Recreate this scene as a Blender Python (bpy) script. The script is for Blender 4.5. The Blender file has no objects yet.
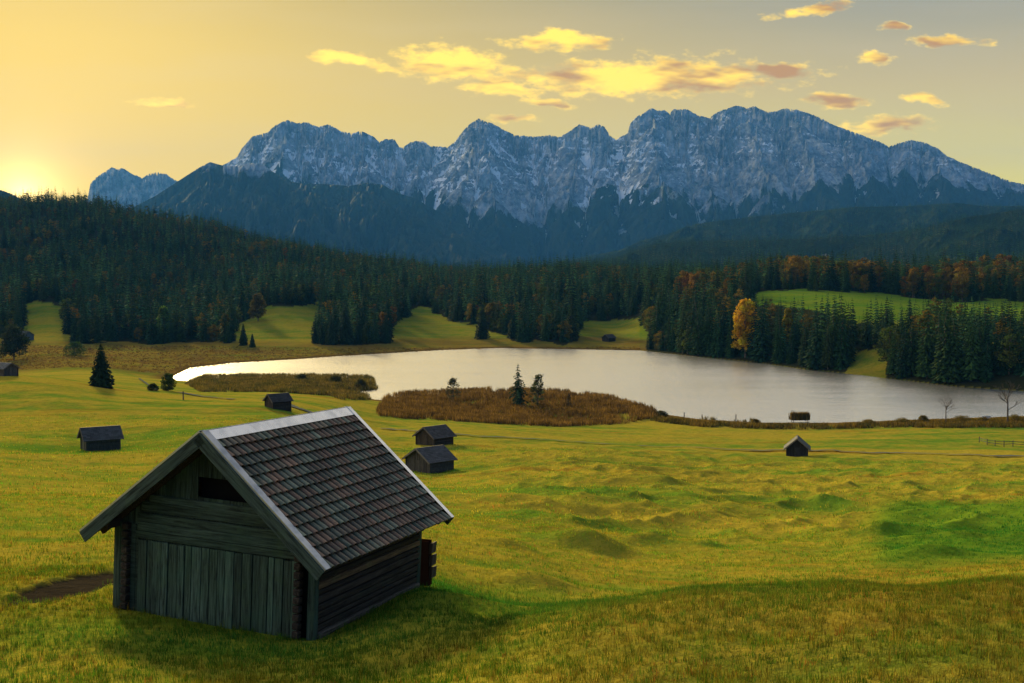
import bpy, math
import numpy as np
from mathutils import Matrix, Vector

# ------------------------------------------------------------------ camera, sky, sun, exposure
C = bpy.context.scene
COL = C.collection
F = 1168.0                      # focal length in pixels of a 1024 px wide frame
EYE = 35.0                      # eye height above the lake
PITCH = math.atan(61.5 / F)
cam = bpy.data.objects.new('camera', bpy.data.cameras.new('camera'))
COL.objects.link(cam)
cam.data.sensor_width = 36.0
cam.data.lens = F / 1024 * 36
cam.data.clip_start = 0.1
cam.data.clip_end = 60000
cam.location = (0, 0, EYE)
cam.rotation_euler = (math.pi / 2 - PITCH, 0, 0)
C.camera = cam

SUN_AZ = math.radians(-22.0)    # from +Y towards +X
SUN_EL = math.radians(15.0)
SUN_POWER = 5.0
SKY_GAIN = 1.0
HAZE_DENSITY = 3.7e-5

C.view_settings.view_transform = 'Standard'
C.view_settings.look = 'None'
C.view_settings.gamma = 1.0
C.view_settings.exposure = 0.8
C.cycles.max_bounces = 5
C.cycles.diffuse_bounces = 2
C.cycles.glossy_bounces = 2
C.cycles.transparent_max_bounces = 4
C.cycles.volume_bounces = 0
C.cycles.use_denoising = True


def sun_dir():
    return Vector((math.sin(SUN_AZ) * math.cos(SUN_EL), math.cos(SUN_AZ) * math.cos(SUN_EL), math.sin(SUN_EL)))


sd = bpy.data.lights.new('sun', 'SUN')
sd.energy = SUN_POWER
sd.angle = math.radians(5.0)
sd.color = (1.0, 0.78, 0.38)
sun = bpy.data.objects.new('sun', sd)
COL.objects.link(sun)
sun.rotation_euler = sun_dir().to_track_quat('Z', 'Y').to_euler()


class NT:
    """tiny helper for building node trees"""
    def __init__(self, tree):
        self.t = tree
        self.n = tree.nodes
        self.l = tree.links

    def put(self, sock, v):
        if v is None:
            return
        if isinstance(v, bpy.types.NodeSocket):
            self.l.new(v, sock)
        else:
            sock.default_value = v

    def math(self, op, a, b=None, c=None, clamp=False):
        n = self.n.new('ShaderNodeMath')
        n.operation = op
        n.use_clamp = clamp
        for i, v in enumerate((a, b, c)):
            self.put(n.inputs[i], v)
        return n.outputs[0]

    def vmath(self, op, a, b=None, c=None, out=0):
        n = self.n.new('ShaderNodeVectorMath')
        n.operation = op
        for i, v in enumerate((a, b, c)):
            self.put(n.inputs[i], v)
        return n.outputs[out]

    def mix(self, f, a, b, blend='MIX'):
        n = self.n.new('ShaderNodeMix')
        n.data_type = 'RGBA'
        n.blend_type = blend
        n.clamp_factor = True
        self.put(n.inputs[0], f)
        for i, v in ((6, a), (7, b)):
            if isinstance(v, tuple) and len(v) == 3:
                v = (*v, 1)
            self.put(n.inputs[i], v)
        return n.outputs[2]

    def noise(self, vec, scale, detail=3, rough=0.55, dist=0.0, out='Fac'):
        n = self.n.new('ShaderNodeTexNoise')
        self.put(n.inputs['Vector'], vec)
        n.inputs['Scale'].default_value = scale
        n.inputs['Detail'].default_value = detail
        n.inputs['Roughness'].default_value = rough
        n.inputs['Distortion'].default_value = dist
        return n.outputs[out]

    def smooth(self, v, a, b, c=0.0, d=1.0):
        n = self.n.new('ShaderNodeMapRange')
        n.interpolation_type = 'SMOOTHSTEP'
        self.put(n.inputs[0], v)
        for i, x in enumerate((a, b, c, d)):
            n.inputs[i + 1].default_value = x
        return n.outputs[0]

    def ramp(self, v, stops):
        n = self.n.new('ShaderNodeValToRGB')
        self.put(n.inputs[0], v)
        el = n.color_ramp.elements
        while len(el) < len(stops):
            el.new(0.5)
        for e, (p, c) in zip(el, stops):
            e.position = p
            e.color = (*c, 1)
        return n.outputs[0]

    def comb(self, x, y, z):
        n = self.n.new('ShaderNodeCombineXYZ')
        for i, v in enumerate((x, y, z)):
            self.put(n.inputs[i], v)
        return n.outputs[0]

    def sep(self, v):
        n = self.n.new('ShaderNodeSeparateXYZ')
        self.put(n.inputs[0], v)
        return n.outputs


def lin(r, g, b):
    f = lambda c: (c / 255 / 12.92) if c / 255 <= 0.04045 else ((c / 255 + 0.055) / 1.055) ** 2.4
    return (f(r), f(g), f(b))


def build_world():
    w = bpy.data.worlds.new('World')
    C.world = w
    w.use_nodes = True
    t = w.node_tree
    t.nodes.clear()
    k = NT(t)
    out = t.nodes.new('ShaderNodeOutputWorld')
    bg = t.nodes.new('ShaderNodeBackground')
    t.links.new(bg.outputs[0], out.inputs['Surface'])
    sky = t.nodes.new('ShaderNodeTexSky')
    sky.sky_type = 'NISHITA'
    sky.sun_disc = False
    sky.sun_elevation = SUN_EL
    sky.sun_rotation = SUN_AZ
    sky.dust_density = 3.0
    tc = t.nodes.new('ShaderNodeTexCoord').outputs['Generated']
    d = k.vmath('NORMALIZE', tc)
    dx, dy, dz = k.sep(d)
    # elevation ramps: one on the sun's side of the sky, one away from it
    el = k.math('ARCSINE', dz)
    e = k.math('DIVIDE', el, math.pi / 2, clamp=True)
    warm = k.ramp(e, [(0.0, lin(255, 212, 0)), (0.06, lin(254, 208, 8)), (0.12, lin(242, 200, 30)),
                      (0.17, lin(210, 176, 50)), (0.24, (1.35, 1.02, 0.46)), (0.42, lin(214, 196, 164)), (1.0, lin(96, 116, 150))])  # bright stop above the frame added to light lake and meadow
    cool = k.ramp(e, [(0.0, lin(250, 228, 80)), (0.05, lin(252, 230, 100)), (0.10, lin(214, 190, 124)),
                      (0.165, lin(116, 134, 144)), (0.24, lin(238, 226, 206)), (0.55, lin(110, 126, 154)), (1.0, lin(92, 112, 148))])  # same added bright band above the frame
    gx, gy = math.sin(math.radians(-42)), math.cos(math.radians(-42))
    hl = k.math('SQRT', k.math('ADD', k.math('MULTIPLY', dx, dx), k.math('MULTIPLY', dy, dy)))
    ca = k.math('DIVIDE', k.math('ADD', k.math('MULTIPLY', dx, gx), k.math('MULTIPLY', dy, gy)), k.math('MAXIMUM', hl, 1e-4))
    away = k.math('DIVIDE', k.math('ARCCOSINE', k.math('MINIMUM', ca, 0.99999)), math.radians(68), clamp=True)
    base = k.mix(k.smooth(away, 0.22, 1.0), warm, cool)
    # the far half of the sky, opposite the sunrise
    back = k.smooth(ca, 0.45, -0.6)
    base = k.mix(back, base, (*lin(100, 138, 180), 1))
    side = k.smooth(k.math('ADD', k.math('MULTIPLY', dx, -1.0), k.math('MULTIPLY', dy, -0.55)), 0.0, 0.6, 1.0, 2.6)  # out-of-view left sky brightened to light the scene from that side
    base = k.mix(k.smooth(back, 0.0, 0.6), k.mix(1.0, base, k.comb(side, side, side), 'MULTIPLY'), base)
    # glow where the sun is about to clear the hill
    sv = Vector((math.tan(math.radians(-22.6)), 1, (280 - 196) / F)).normalized()
    dots = k.vmath('DOT_PRODUCT', d, tuple(sv), out=1)
    ang = k.math('ARCCOSINE', k.math('MINIMUM', dots, 0.999999))
    g1 = k.math('EXPONENT', k.math('MULTIPLY', ang, -1 / 0.10))
    g2 = k.math('EXPONENT', k.math('MULTIPLY', ang, -1 / 0.016))
    base = k.mix(1.0, base, k.mix(g1, (0, 0, 0), (0.34, 0.18, 0.0)), 'ADD')
    base = k.mix(1.0, base, k.mix(g2, (0, 0, 0), (3.2, 2.3, 0.9)), 'ADD')
    # faint uneven veils
    u = k.math('DIVIDE', dx, k.math('MAXIMUM', dy, 0.02))
    v = k.math('DIVIDE', dz, k.math('MAXIMUM', dy, 0.02))
    veil = k.noise(k.comb(k.math('MULTIPLY', u, 3.0), k.math('MULTIPLY', v, 22.0), 0.0), 1.0, 4, 0.5)
    base = k.mix(k.smooth(veil, 0.4, 0.75, 0, 0.22), base, k.mix(away, lin(255, 222, 130), lin(214, 190, 150)))
    # clouds: soft ellipses in direction space broken up by noise
    blobs = [(640, 79, 205, 24, -0.02), (452, 66, 75, 24, 0.06), (560, 44, 75, 12, -0.03), (780, 74, 45, 11, 0.05),
             (880, 128, 70, 12, -0.05), (832, 103, 50, 10, 0.0), (813, 14, 50, 9, -0.12), (868, 57, 22, 11, 0.1),
             (945, 44, 45, 9, 0.05), (925, 103, 30, 7, 0.1), (350, 64, 62, 8, 0.12), (172, 104, 34, 7, 0.05),
             (545, 106, 34, 6, 0.0), (514, 121, 28, 5, 0.05), (893, 31, 24, 6, 0.1), (500, 92, 60, 10, 0.1)]
    uv = k.comb(u, v, 0.0)
    wob = k.vmath('SUBTRACT', k.noise(uv, 26, 3, 0.6, out='Color'), (0.5, 0.5, 0.5))
    uvw = k.vmath('ADD', uv, k.vmath('MULTIPLY', wob, (0.055, 0.017, 0)))
    best = None
    for (bx, by, rx, ry, sl) in blobs:
        cx, cy = (bx - 512) / F, (280 - by) / F
        ix, iy = F / rx, F / ry
        q = k.vmath('MULTIPLY_ADD', uvw, (ix, iy, 0), (-cx * ix, -cy * iy, 0))
        if abs(sl) > 0.02:   # tilt: y' = y + sl * x * rx/ry
            qx, qy, _ = k.sep(q)
            q = k.comb(qx, k.math('MULTIPLY_ADD', qx, sl * rx / ry, qy), 0.0)
        ln = k.vmath('LENGTH', q, out=1)
        best = ln if best is None else k.math('MINIMUM', best, ln)
    fine = k.noise(k.comb(k.math('MULTIPLY', u, 55), k.math('MULTIPLY', v, 120), 1.7), 1.0, 5, 0.62)
    cov = k.math('SUBTRACT', 1.0, best)
    dens = k.math('MULTIPLY_ADD', k.math('SUBTRACT', fine, 0.53), 3.6, k.math('MULTIPLY', cov, 2.0))
    front = k.smooth(dy, 0.1, 0.3)
    m = k.math('MULTIPLY', k.smooth(dens, 0.05, 1.35, 0, 0.95), front)
    lit = k.noise(k.comb(k.math('MULTIPLY', u, 16), k.math('MULTIPLY', v, 60), 4.0), 1.0, 3, 0.5)
    thick = k.smooth(k.math('ADD', lit, k.math('MULTIPLY', u, 0.30)), 0.45, 0.68)
    thick = k.math('MULTIPLY', thick, k.smooth(cov, 0.1, 0.45))
    ccol = k.mix(thick, (1.65, 1.05, 0.06, 1), lin(206, 146, 62))
    base = k.mix(m, base, ccol)
    # the physical sky adds its own share
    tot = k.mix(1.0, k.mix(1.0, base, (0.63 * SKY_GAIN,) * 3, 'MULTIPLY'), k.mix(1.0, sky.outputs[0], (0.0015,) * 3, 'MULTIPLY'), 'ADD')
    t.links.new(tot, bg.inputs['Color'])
    bg.inputs['Strength'].default_value = 1.0
    w.cycles.sampling_method = 'MANUAL'
    w.cycles.sample_map_resolution = 1024


build_world()

# ------------------------------------------------------------------ numbers: pixels to places, noise
R = np.random.default_rng(7)
_c, _s = math.cos(PITCH), math.sin(PITCH)


def at(px, py, D):
    """the place seen at pixel (px, py) at ground distance D along the view axis"""
    a = (np.asarray(px, float) - 512) / F
    b = (341.5 - np.asarray(py, float)) / F
    y = _c + b * _s
    z = -_s + b * _c
    k = D / y
    return a * k, D + 0 * a, EYE + z * k


def proj(x, y, z):
    zz = z - EYE
    d = y * _c - zz * _s
    u = y * _s + zz * _c
    return 512 + F * x / d, 341.5 - F * u / d


def lake_pt(px, py):
    b = (341.5 - py) / F
    y = _c + b * _s
    z = -_s + b * _c
    k = -EYE / z
    return ((px - 512) / F * k, y * k)


_perm = np.random.default_rng(3).permutation(65536).astype(np.int64)


def _hash(ix, iy, seed):
    return _perm[(ix * 1619 + iy * 31337 + seed * 6971 + _perm[(iy * 7 + seed) & 65535]) & 65535]


_gc = np.cos(np.arange(1024) * 2 * np.pi / 1024); _gs = np.sin(np.arange(1024) * 2 * np.pi / 1024)


def perlin(x, y, seed=0):
    x = np.asarray(x, float); y = np.asarray(y, float)
    ix = np.floor(x).astype(np.int64); iy = np.floor(y).astype(np.int64)
    fx = x - ix; fy = y - iy
    ux = fx * fx * fx * (fx * (fx * 6 - 15) + 10); uy = fy * fy * fy * (fy * (fy * 6 - 15) + 10)
    r0 = _perm[(iy * 7 + seed) & 65535] + iy * 31337 + seed * 6971
    r1 = _perm[((iy + 1) * 7 + seed) & 65535] + (iy + 1) * 31337 + seed * 6971
    c0 = ix * 1619; c1 = c0 + 1619

    def g(dx, dy):
        h = _perm[((c1 if dx else c0) + (r1 if dy else r0)) & 65535] & 1023
        return _gc[h] * (fx - dx) + _gs[h] * (fy - dy)
    a = g(0, 0); b = g(1, 0); c = g(0, 1); d = g(1, 1)
    return ((a + ux * (b - a)) * (1 - uy) + (c + ux * (d - c)) * uy) * 1.45


def fbm(x, y, octv=4, seed=0, gain=0.5, lac=2.03):
    s = 0; a = 1.0; n = 0
    for i in range(octv):
        s = s + a * perlin(x, y, seed + i * 13); n += a
        a *= gain; x = x * lac + 3.1; y = y * lac - 1.7
    return s / n


def ridged(x, y, octv=4, seed=0, gain=0.5, lac=2.05):
    s = 0; a = 1.0; n = 0
    for i in range(octv):
        r = 1 - np.abs(perlin(x, y, seed + i * 17)); s = s + a * r * r; n += a
        a *= gain; x = x * lac + 5.3; y = y * lac + 2.9
    return s / n


def sstep(x, a, b):
    t = np.clip((x - a) / (b - a), 0, 1)
    return t * t * (3 - 2 * t)


def in_poly(x, y, poly):
    x = np.asarray(x); y = np.asarray(y)
    r = np.zeros(x.shape, bool); n = len(poly)
    for i in range(n):
        x1, y1 = poly[i]; x2, y2 = poly[(i + 1) % n]
        if y1 == y2:
            continue
        c = ((y1 > y) != (y2 > y)) & (x < (x2 - x1) * (y - y1) / (y2 - y1) + x1)
        r ^= c
    return r


def seg_dist(x, y, poly, closed=True):
    d = np.full(np.shape(x), 1e9); n = len(poly)
    for i in range(n if closed else n - 1):
        x1, y1 = poly[i]; x2, y2 = poly[(i + 1) % n]
        vx, vy = x2 - x1, y2 - y1; L = vx * vx + vy * vy + 1e-9
        t = np.clip(((x - x1) * vx + (y - y1) * vy) / L, 0, 1)
        d = np.minimum(d, (x - x1 - t * vx) ** 2 + (y - y1 - t * vy) ** 2)
    return np.sqrt(d)


# ------------------------------------------------------------------ materials
MATS = {}


def new_mat(name):
    m = bpy.data.materials.new(name)
    m.use_nodes = True
    t = m.node_tree
    t.nodes.clear()
    k = NT(t)
    o = t.nodes.new('ShaderNodeOutputMaterial')
    b = t.nodes.new('ShaderNodeBsdfPrincipled')
    t.links.new(b.outputs[0], o.inputs['Surface'])
    k.b = b; k.o = o; k.m = m
    MATS[name] = m
    return k


def bump(k, h, dist, strength=1.0):
    n = k.n.new('ShaderNodeBump')
    k.put(n.inputs['Height'], h)
    n.inputs['Distance'].default_value = dist
    n.inputs['Strength'].default_value = strength
    k.l.new(n.outputs[0], k.b.inputs['Normal'])


def pos(k):
    return k.n.new('ShaderNodeNewGeometry').outputs['Position']


def objc(k):
    return k.n.new('ShaderNodeTexCoord').outputs['Object']


def attr(k, name, out='Color'):
    n = k.n.new('ShaderNodeAttribute')
    n.attribute_name = name
    return n.outputs[out]


def orand(k):
    return k.n.new('ShaderNodeObjectInfo').outputs['Random']


def mat_ground():
    k = new_mat('meadow_ground')
    p = pos(k)
    a = attr(k, 'mask')              # r: marsh  g: fresh green and painted barn shade  b: bare earth
    ar, ag, ab = k.sep(a)
    x, y, z = k.sep(p)
    band = k.noise(k.comb(k.math('MULTIPLY', x, 0.012), k.math('MULTIPLY', y, 0.055), 0.0), 1.0, 5, 0.62, 0.6)
    mid = k.noise(p, 0.22, 5, 0.65)
    fine = k.noise(p, 2.3, 5, 0.7)
    vf = k.noise(p, 14.0, 3, 0.7)
    green = k.mix(fine, (0.075, 0.160, 0.014), (0.150, 0.250, 0.020))
    gold = k.mix(fine, (0.235, 0.185, 0.018), (0.42, 0.33, 0.034))
    rust = (0.25, 0.105, 0.012)
    f = k.math('ADD', k.math('MULTIPLY', band, 0.62), k.math('MULTIPLY', mid, 0.38))
    c = k.mix(k.smooth(f, 0.38, 0.56), green, gold)
    rb = k.noise(k.comb(k.math('MULTIPLY', x, 0.03), k.math('MULTIPLY', y, 0.13), 7.0), 1.0, 4, 0.6)
    c = k.mix(k.smooth(rb, 0.56, 0.72, 0, 0.6), c, rust)
    c = k.mix(k.smooth(vf, 0.35, 0.75, 0, 0.5), c, k.mix(0.5, c, (0.03, 0.055, 0.006)))
    fresh = k.mix(k.noise(p, 0.5, 4, 0.6), (0.045, 0.14, 0.010), (0.09, 0.20, 0.012))
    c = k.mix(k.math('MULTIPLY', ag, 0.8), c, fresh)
    marsh = k.mix(k.noise(k.comb(k.math('MULTIPLY', x, 0.05), k.math('MULTIPLY', y, 0.2), 3.0), 1.0, 4, 0.6), (0.07, 0.050, 0.014), (0.19, 0.105, 0.022))
    c = k.mix(ar, c, marsh)
    rim = k.noise(p, 0.9, 4, 0.7)
    c = k.mix(k.smooth(rim, 0.42, 0.70, 0, 0.55), c, k.mix(0.6, c, (0.03, 0.07, 0.010)))
    earth = k.mix(fine, (0.012, 0.010, 0.007), (0.05, 0.040, 0.026))
    c = k.mix(ab, c, earth)
    wood = k.sep(attr(k, 'col'))[0]
    c = k.mix(wood, c, k.mix(fine, (0.012, 0.016, 0.006), (0.035, 0.035, 0.014)))
    k.l.new(c, k.b.inputs['Base Color'])
    k.b.inputs['Roughness'].default_value = 0.9
    k.b.inputs['Specular IOR Level'].default_value = 0.0
    h = k.math('ADD', k.math('MULTIPLY', fine, 0.5), k.math('ADD', k.math('MULTIPLY', vf, 0.12), k.math('MULTIPLY', mid, 1.6)))
    bump(k, h, 0.35, 0.8)
    return k.m


def mat_hill(name, c1, c2):
    k = new_mat(name)
    p = pos(k)
    c = k.mix(k.noise(p, 0.02, 5, 0.65), c1, c2)
    k.l.new(c, k.b.inputs['Base Color'])
    k.b.inputs['Roughness'].default_value = 1.0
    k.b.inputs['Specular IOR Level'].default_value = 0.0
    bump(k, k.noise(p, 0.06, 4, 0.7), 10.0, 1.0)
    return k.m


def mat_mountain():
    k = new_mat('mountain_rock')
    p = pos(k)
    a = attr(k, 'mask')              # r: snow  g: forest  b: scree
    ar, ag, ab = k.sep(a)
    n1 = k.noise(p, 0.006, 6, 0.62)
    n2 = k.noise(p, 0.035, 5, 0.7)
    strat = k.noise(k.vmath('MULTIPLY', p, (0.0045, 0.003, 0.010)), 1.0, 4, 0.6, 0.4)
    rock = k.mix(k.smooth(k.math('MULTIPLY_ADD', n2, 0.5, k.math('MULTIPLY', strat, 0.5)), 0.38, 0.62), (0.10, 0.12, 0.15), (0.38, 0.41, 0.45))
    sc = k.mix(n1, (0.33, 0.33, 0.32), (0.46, 0.45, 0.43))
    c = k.mix(k.smooth(k.math('MULTIPLY_ADD', k.math('SUBTRACT', n2, 0.5), 0.6, ab), 0.3, 0.6), rock, sc)
    fo = k.mix(n2, (0.012, 0.022, 0.012), (0.03, 0.045, 0.02))
    c = k.mix(k.smooth(k.math('MULTIPLY_ADD', k.math('SUBTRACT', n2, 0.5), 0.9, ag), 0.38, 0.6), c, fo)
    c = k.mix(k.smooth(k.math('MULTIPLY_ADD', k.math('SUBTRACT', n2, 0.5), 1.6, ar), 0.36, 0.66, 0, 0.95), c, (0.82, 0.84, 0.88))
    k.l.new(c, k.b.inputs['Base Color'])
    k.b.inputs['Roughness'].default_value = 0.9
    k.b.inputs['Specular IOR Level'].default_value = 0.1
    bump(k, k.math('ADD', k.math('MULTIPLY', n1, 45.0), k.math('MULTIPLY', n2, 14.0)), 1.0, 0.9)
    return k.m


def mat_water():
    k = new_mat('lake_water')
    p = pos(k)
    k.b.inputs['Base Color'].default_value = (0.012, 0.022, 0.022, 1)
    k.b.inputs['Roughness'].default_value = 0.15
    k.b.inputs['IOR'].default_value = 1.333
    x, y, z = k.sep(p)
    w1 = k.noise(k.comb(x, k.math('MULTIPLY', y, 1.6), 0.0), 0.9, 4, 0.6)
    w2 = k.noise(k.comb(x, k.math('MULTIPLY', y, 1.3), 5.0), 0.16, 2, 0.5)
    calm = k.smooth(k.noise(k.comb(k.math('MULTIPLY', x, 0.010), k.math('MULTIPLY', y, 0.03), 2.0), 1.0, 3, 0.6), 0.3, 0.7, 0.35, 1.0)
    bump(k, k.math('MULTIPLY', k.math('ADD', w1, k.math('MULTIPLY', w2, 1.2)), calm), 0.2, 1.0)
    gl = k.n.new('ShaderNodeBsdfGlossy'); gl.distribution = 'MULTI_GGX'; gl.inputs['Color'].default_value = (1.0, 0.99, 0.97, 1); gl.inputs['Roughness'].default_value = 0.26
    k.l.new(k.b.inputs['Normal'].links[0].from_socket, gl.inputs['Normal'])
    mx = k.n.new('ShaderNodeMixShader'); mx.inputs[0].default_value = 0.94
    k.l.new(k.b.outputs[0], mx.inputs[1]); k.l.new(gl.outputs[0], mx.inputs[2]); k.l.new(mx.outputs[0], k.o.inputs['Surface'])
    return k.m


def mat_leaf(name, rand=0.5, trans=0.25):
    """foliage and grass: the colour stored on the mesh, varied a little per object"""
    k = new_mat(name)
    c = attr(k, 'col')
    r = k.math('MULTIPLY_ADD', orand(k), rand, 1 - rand * 0.5)
    n = k.noise(pos(k), 1.1, 2, 0.5)
    r = k.math('MULTIPLY', r, k.math('MULTIPLY_ADD', n, 0.8, 0.6))
    c = k.mix(1.0, c, k.comb(r, r, r), 'MULTIPLY')
    k.l.new(c, k.b.inputs['Base Color'])
    k.b.inputs['Roughness'].default_value = 0.9
    k.b.inputs['Specular IOR Level'].default_value = 0.03
    if trans:
        tr = k.n.new('ShaderNodeBsdfTranslucent')
        k.l.new(c, tr.inputs[0])
        mx = k.n.new('ShaderNodeMixShader')
        mx.inputs[0].default_value = trans
        k.l.new(k.b.outputs[0], mx.inputs[1])
        k.l.new(tr.outputs[0], mx.inputs[2])
        k.l.new(mx.outputs[0], k.o.inputs['Surface'])
    return k.m


def mat_bark():
    k = new_mat('bark')
    p = objc(k)
    c = k.mix(k.noise(k.vmath('MULTIPLY', p, (3, 3, 0.8)), 2.0, 4, 0.6), (0.03, 0.022, 0.016), (0.11, 0.085, 0.065))
    k.l.new(c, k.b.inputs['Base Color'])
    k.b.inputs['Roughness'].default_value = 0.9
    return k.m


def mat_wood(name, axis, c1, c2, c3, moss=0.0, turn=0.0):
    """weathered boards; axis is the grain direction in the thing's own space"""
    k = new_mat(name)
    p = objc(k)
    if turn:
        vr = k.n.new('ShaderNodeVectorRotate'); vr.rotation_type = 'Y_AXIS'
        k.l.new(p, vr.inputs['Vector']); vr.inputs['Angle'].default_value = turn; p = vr.outputs[0]
    st = {'x': (0.5, 9, 9), 'y': (9, 0.5, 9), 'z': (9, 9, 0.5)}[axis]
    g = k.noise(k.vmath('MULTIPLY', p, st), 2.4, 6, 0.7, 0.3)
    big = k.noise(p, 1.3, 4, 0.6)
    bc = attr(k, 'col')
    c = k.mix(k.smooth(g, 0.32, 0.68), c1, c2)
    c = k.mix(k.smooth(big, 0.45, 0.7, 0, 0.6), c, c3)
    if moss:
        c = k.mix(k.smooth(k.noise(p, 3.1, 5, 0.65), 0.5, 0.7, 0, moss), c, (0.05, 0.085, 0.045))
    c = k.mix(1.0, c, bc, 'MULTIPLY')
    k.l.new(c, k.b.inputs['Base Color'])
    k.b.inputs['Roughness'].default_value = 0.85
    k.b.inputs['Specular IOR Level'].default_value = 0.2
    crack = k.smooth(k.noise(k.vmath('MULTIPLY', p, tuple(v * 2.2 for v in st)), 2.0, 3, 0.6), 0.36, 0.46)
    bump(k, k.math('ADD', k.math('MULTIPLY', g, 0.6), k.math('MULTIPLY', crack, 0.5)), 0.012, 0.9)
    return k.m


def mat_tile():
    k = new_mat('clay_tile')
    p = objc(k)
    bc = attr(k, 'col')
    n = k.noise(p, 9.0, 5, 0.7)
    c = k.mix(1.0, k.mix(n, (0.55, 0.55, 0.55), (1.35, 1.35, 1.35)), bc, 'MULTIPLY')
    moss = k.smooth(k.noise(p, 4.5, 5, 0.7), 0.48, 0.66, 0, 0.8)
    c = k.mix(moss, c, (0.035, 0.052, 0.028))
    lich = k.smooth(k.noise(p, 26.0, 3, 0.6), 0.64, 0.72, 0, 0.5)
    c = k.mix(lich, c, (0.20, 0.21, 0.17))
    k.l.new(c, k.b.inputs['Base Color'])
    k.b.inputs['Roughness'].default_value = 0.55
    k.b.inputs['Specular IOR Level'].default_value = 0.4
    bump(k, n, 0.006, 0.8)
    return k.m


def mat_metal(name, col, rough, metal=0.85):
    k = new_mat(name)
    p = objc(k)
    n = k.noise(p, 2.5, 5, 0.65)
    c = k.mix(k.smooth(n, 0.4, 0.7), col, tuple(v * 0.8 for v in col))
    k.l.new(c, k.b.inputs['Base Color'])
    k.b.inputs['Metallic'].default_value = metal
    k.l.new(k.smooth(n, 0.3, 0.7, rough * 0.75, rough * 1.3), k.b.inputs['Roughness'])
    bump(k, k.noise(p, 2.0, 2, 0.5), 0.006, 0.4)
    return k.m


def mat_simple(name, c1, c2, scale, rough=0.9, bd=0.0):
    k = new_mat(name)
    p = objc(k)
    n = k.noise(p, scale, 4, 0.6)
    k.l.new(k.mix(n, c1, c2), k.b.inputs['Base Color'])
    k.b.inputs['Roughness'].default_value = rough
    k.b.inputs['Specular IOR Level'].default_value = 0.0 if rough > 0.8 else 0.4
    if bd:
        bump(k, n, bd, 0.8)
    return k.m


mat_ground(); mat_mountain(); mat_water(); mat_bark(); mat_tile()
mat_hill('forest_floor', (0.014, 0.026, 0.012), (0.035, 0.05, 0.018))
mat_leaf('needles', 0.45, 0.12)
mat_leaf('leaves', 0.3, 0.3)
mat_leaf('grass_blades', 0.0, 0.45)
mat_leaf('reed_stalks', 0.0, 0.35)
mat_wood('grey_boards_upright', 'z', (0.009, 0.016, 0.012), (0.078, 0.122, 0.090), (0.042, 0.092, 0.062), 0.55)
mat_wood('grey_boards_level', 'x', (0.009, 0.015, 0.011), (0.064, 0.098, 0.075), (0.028, 0.058, 0.042), 0.5)
for _n, _t in (('slanted_boards_right', -math.atan(0.83)), ('slanted_boards_left', math.atan(0.80))):
    mat_wood(_n, 'x', (0.010, 0.016, 0.013), (0.062, 0.090, 0.074), (0.035, 0.062, 0.048), 0.4, _t)
mat_wood('dark_logs', 'y', (0.012, 0.009, 0.008), (0.070, 0.052, 0.040), (0.030, 0.023, 0.019), 0.15)
mat_wood('hut_boards', 'z', (0.03, 0.025, 0.022), (0.12, 0.10, 0.085), (0.06, 0.05, 0.043), 0.1)
mat_wood('hut_shingles', 'x', (0.045, 0.042, 0.042), (0.115, 0.108, 0.105), (0.07, 0.07, 0.066), 0.25)
mat_metal('zinc_sheet', (0.82, 0.82, 0.82), 0.25)
mat_metal('dull_zinc', (0.42, 0.44, 0.46), 0.4)
mat_simple('stone', (0.10, 0.10, 0.095), (0.3, 0.3, 0.28), 6.0, 0.9, 0.02)
mat_simple('gravel', (0.075, 0.085, 0.065), (0.14, 0.145, 0.115), 4.0)
mat_simple('dark_opening', (0.006, 0.006, 0.006), (0.012, 0.012, 0.012), 4.0)
mat_simple('steel', (0.2, 0.21, 0.22), (0.3, 0.31, 0.32), 2.0, 0.5)
mat_simple('red_brown_board', (0.035, 0.016, 0.012), (0.065, 0.028, 0.018), 8.0)
mat_simple('pale_boards', (0.35, 0.34, 0.33), (0.55, 0.53, 0.5), 8.0)
mat_simple('blue_grey_boards', (0.06, 0.08, 0.11), (0.12, 0.15, 0.19), 3.0)

# ------------------------------------------------------------------ mesh building


def tag(o, label=None, cat=None, group=None, kind=None):
    if label: o['label'] = label
    if cat: o['category'] = cat
    if group: o['group'] = group
    if kind: o['kind'] = kind
    return o


def empty(name, loc=(0, 0, 0), rz=0.0):
    o = bpy.data.objects.new(name, None)
    COL.objects.link(o)
    o.empty_display_size = 0.5
    o.location = loc
    o.rotation_euler = (0, 0, rz)
    return o


def np_mesh(name, V, T, mat, cols=None, mask=None, smooth=False):
    """V (n,3) float, T (m,3|4) int"""
    V = np.ascontiguousarray(V, np.float32); T = np.ascontiguousarray(T, np.int32)
    me = bpy.data.meshes.new(name)
    n, m, q = len(V), len(T), T.shape[1]
    me.vertices.add(n); me.vertices.foreach_set('co', V.ravel())
    me.loops.add(m * q); me.loops.foreach_set('vertex_index', T.ravel())
    me.polygons.add(m)
    me.polygons.foreach_set('loop_start', np.arange(0, m * q, q, dtype=np.int32))
    me.polygons.foreach_set('loop_total', np.full(m, q, np.int32))
    me.polygons.foreach_set('use_smooth', np.full(m, smooth, bool))
    for nm, c in (('col', cols), ('mask', mask)):
        if c is None:
            continue
        a = me.color_attributes.new(nm, 'FLOAT_COLOR', 'POINT')
        cc = np.ones((n, 4), np.float32); cc[:, :3] = c
        a.data.foreach_set('color', cc.ravel())
    me.update(calc_edges=True)
    me.materials.append(MATS[mat])
    return me


def link(name, me, parent=None, loc=None):
    o = bpy.data.objects.new(name, me)
    COL.objects.link(o)
    if parent is not None:
        o.parent = parent
    if loc is not None:
        o.location = loc
    return o


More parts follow.
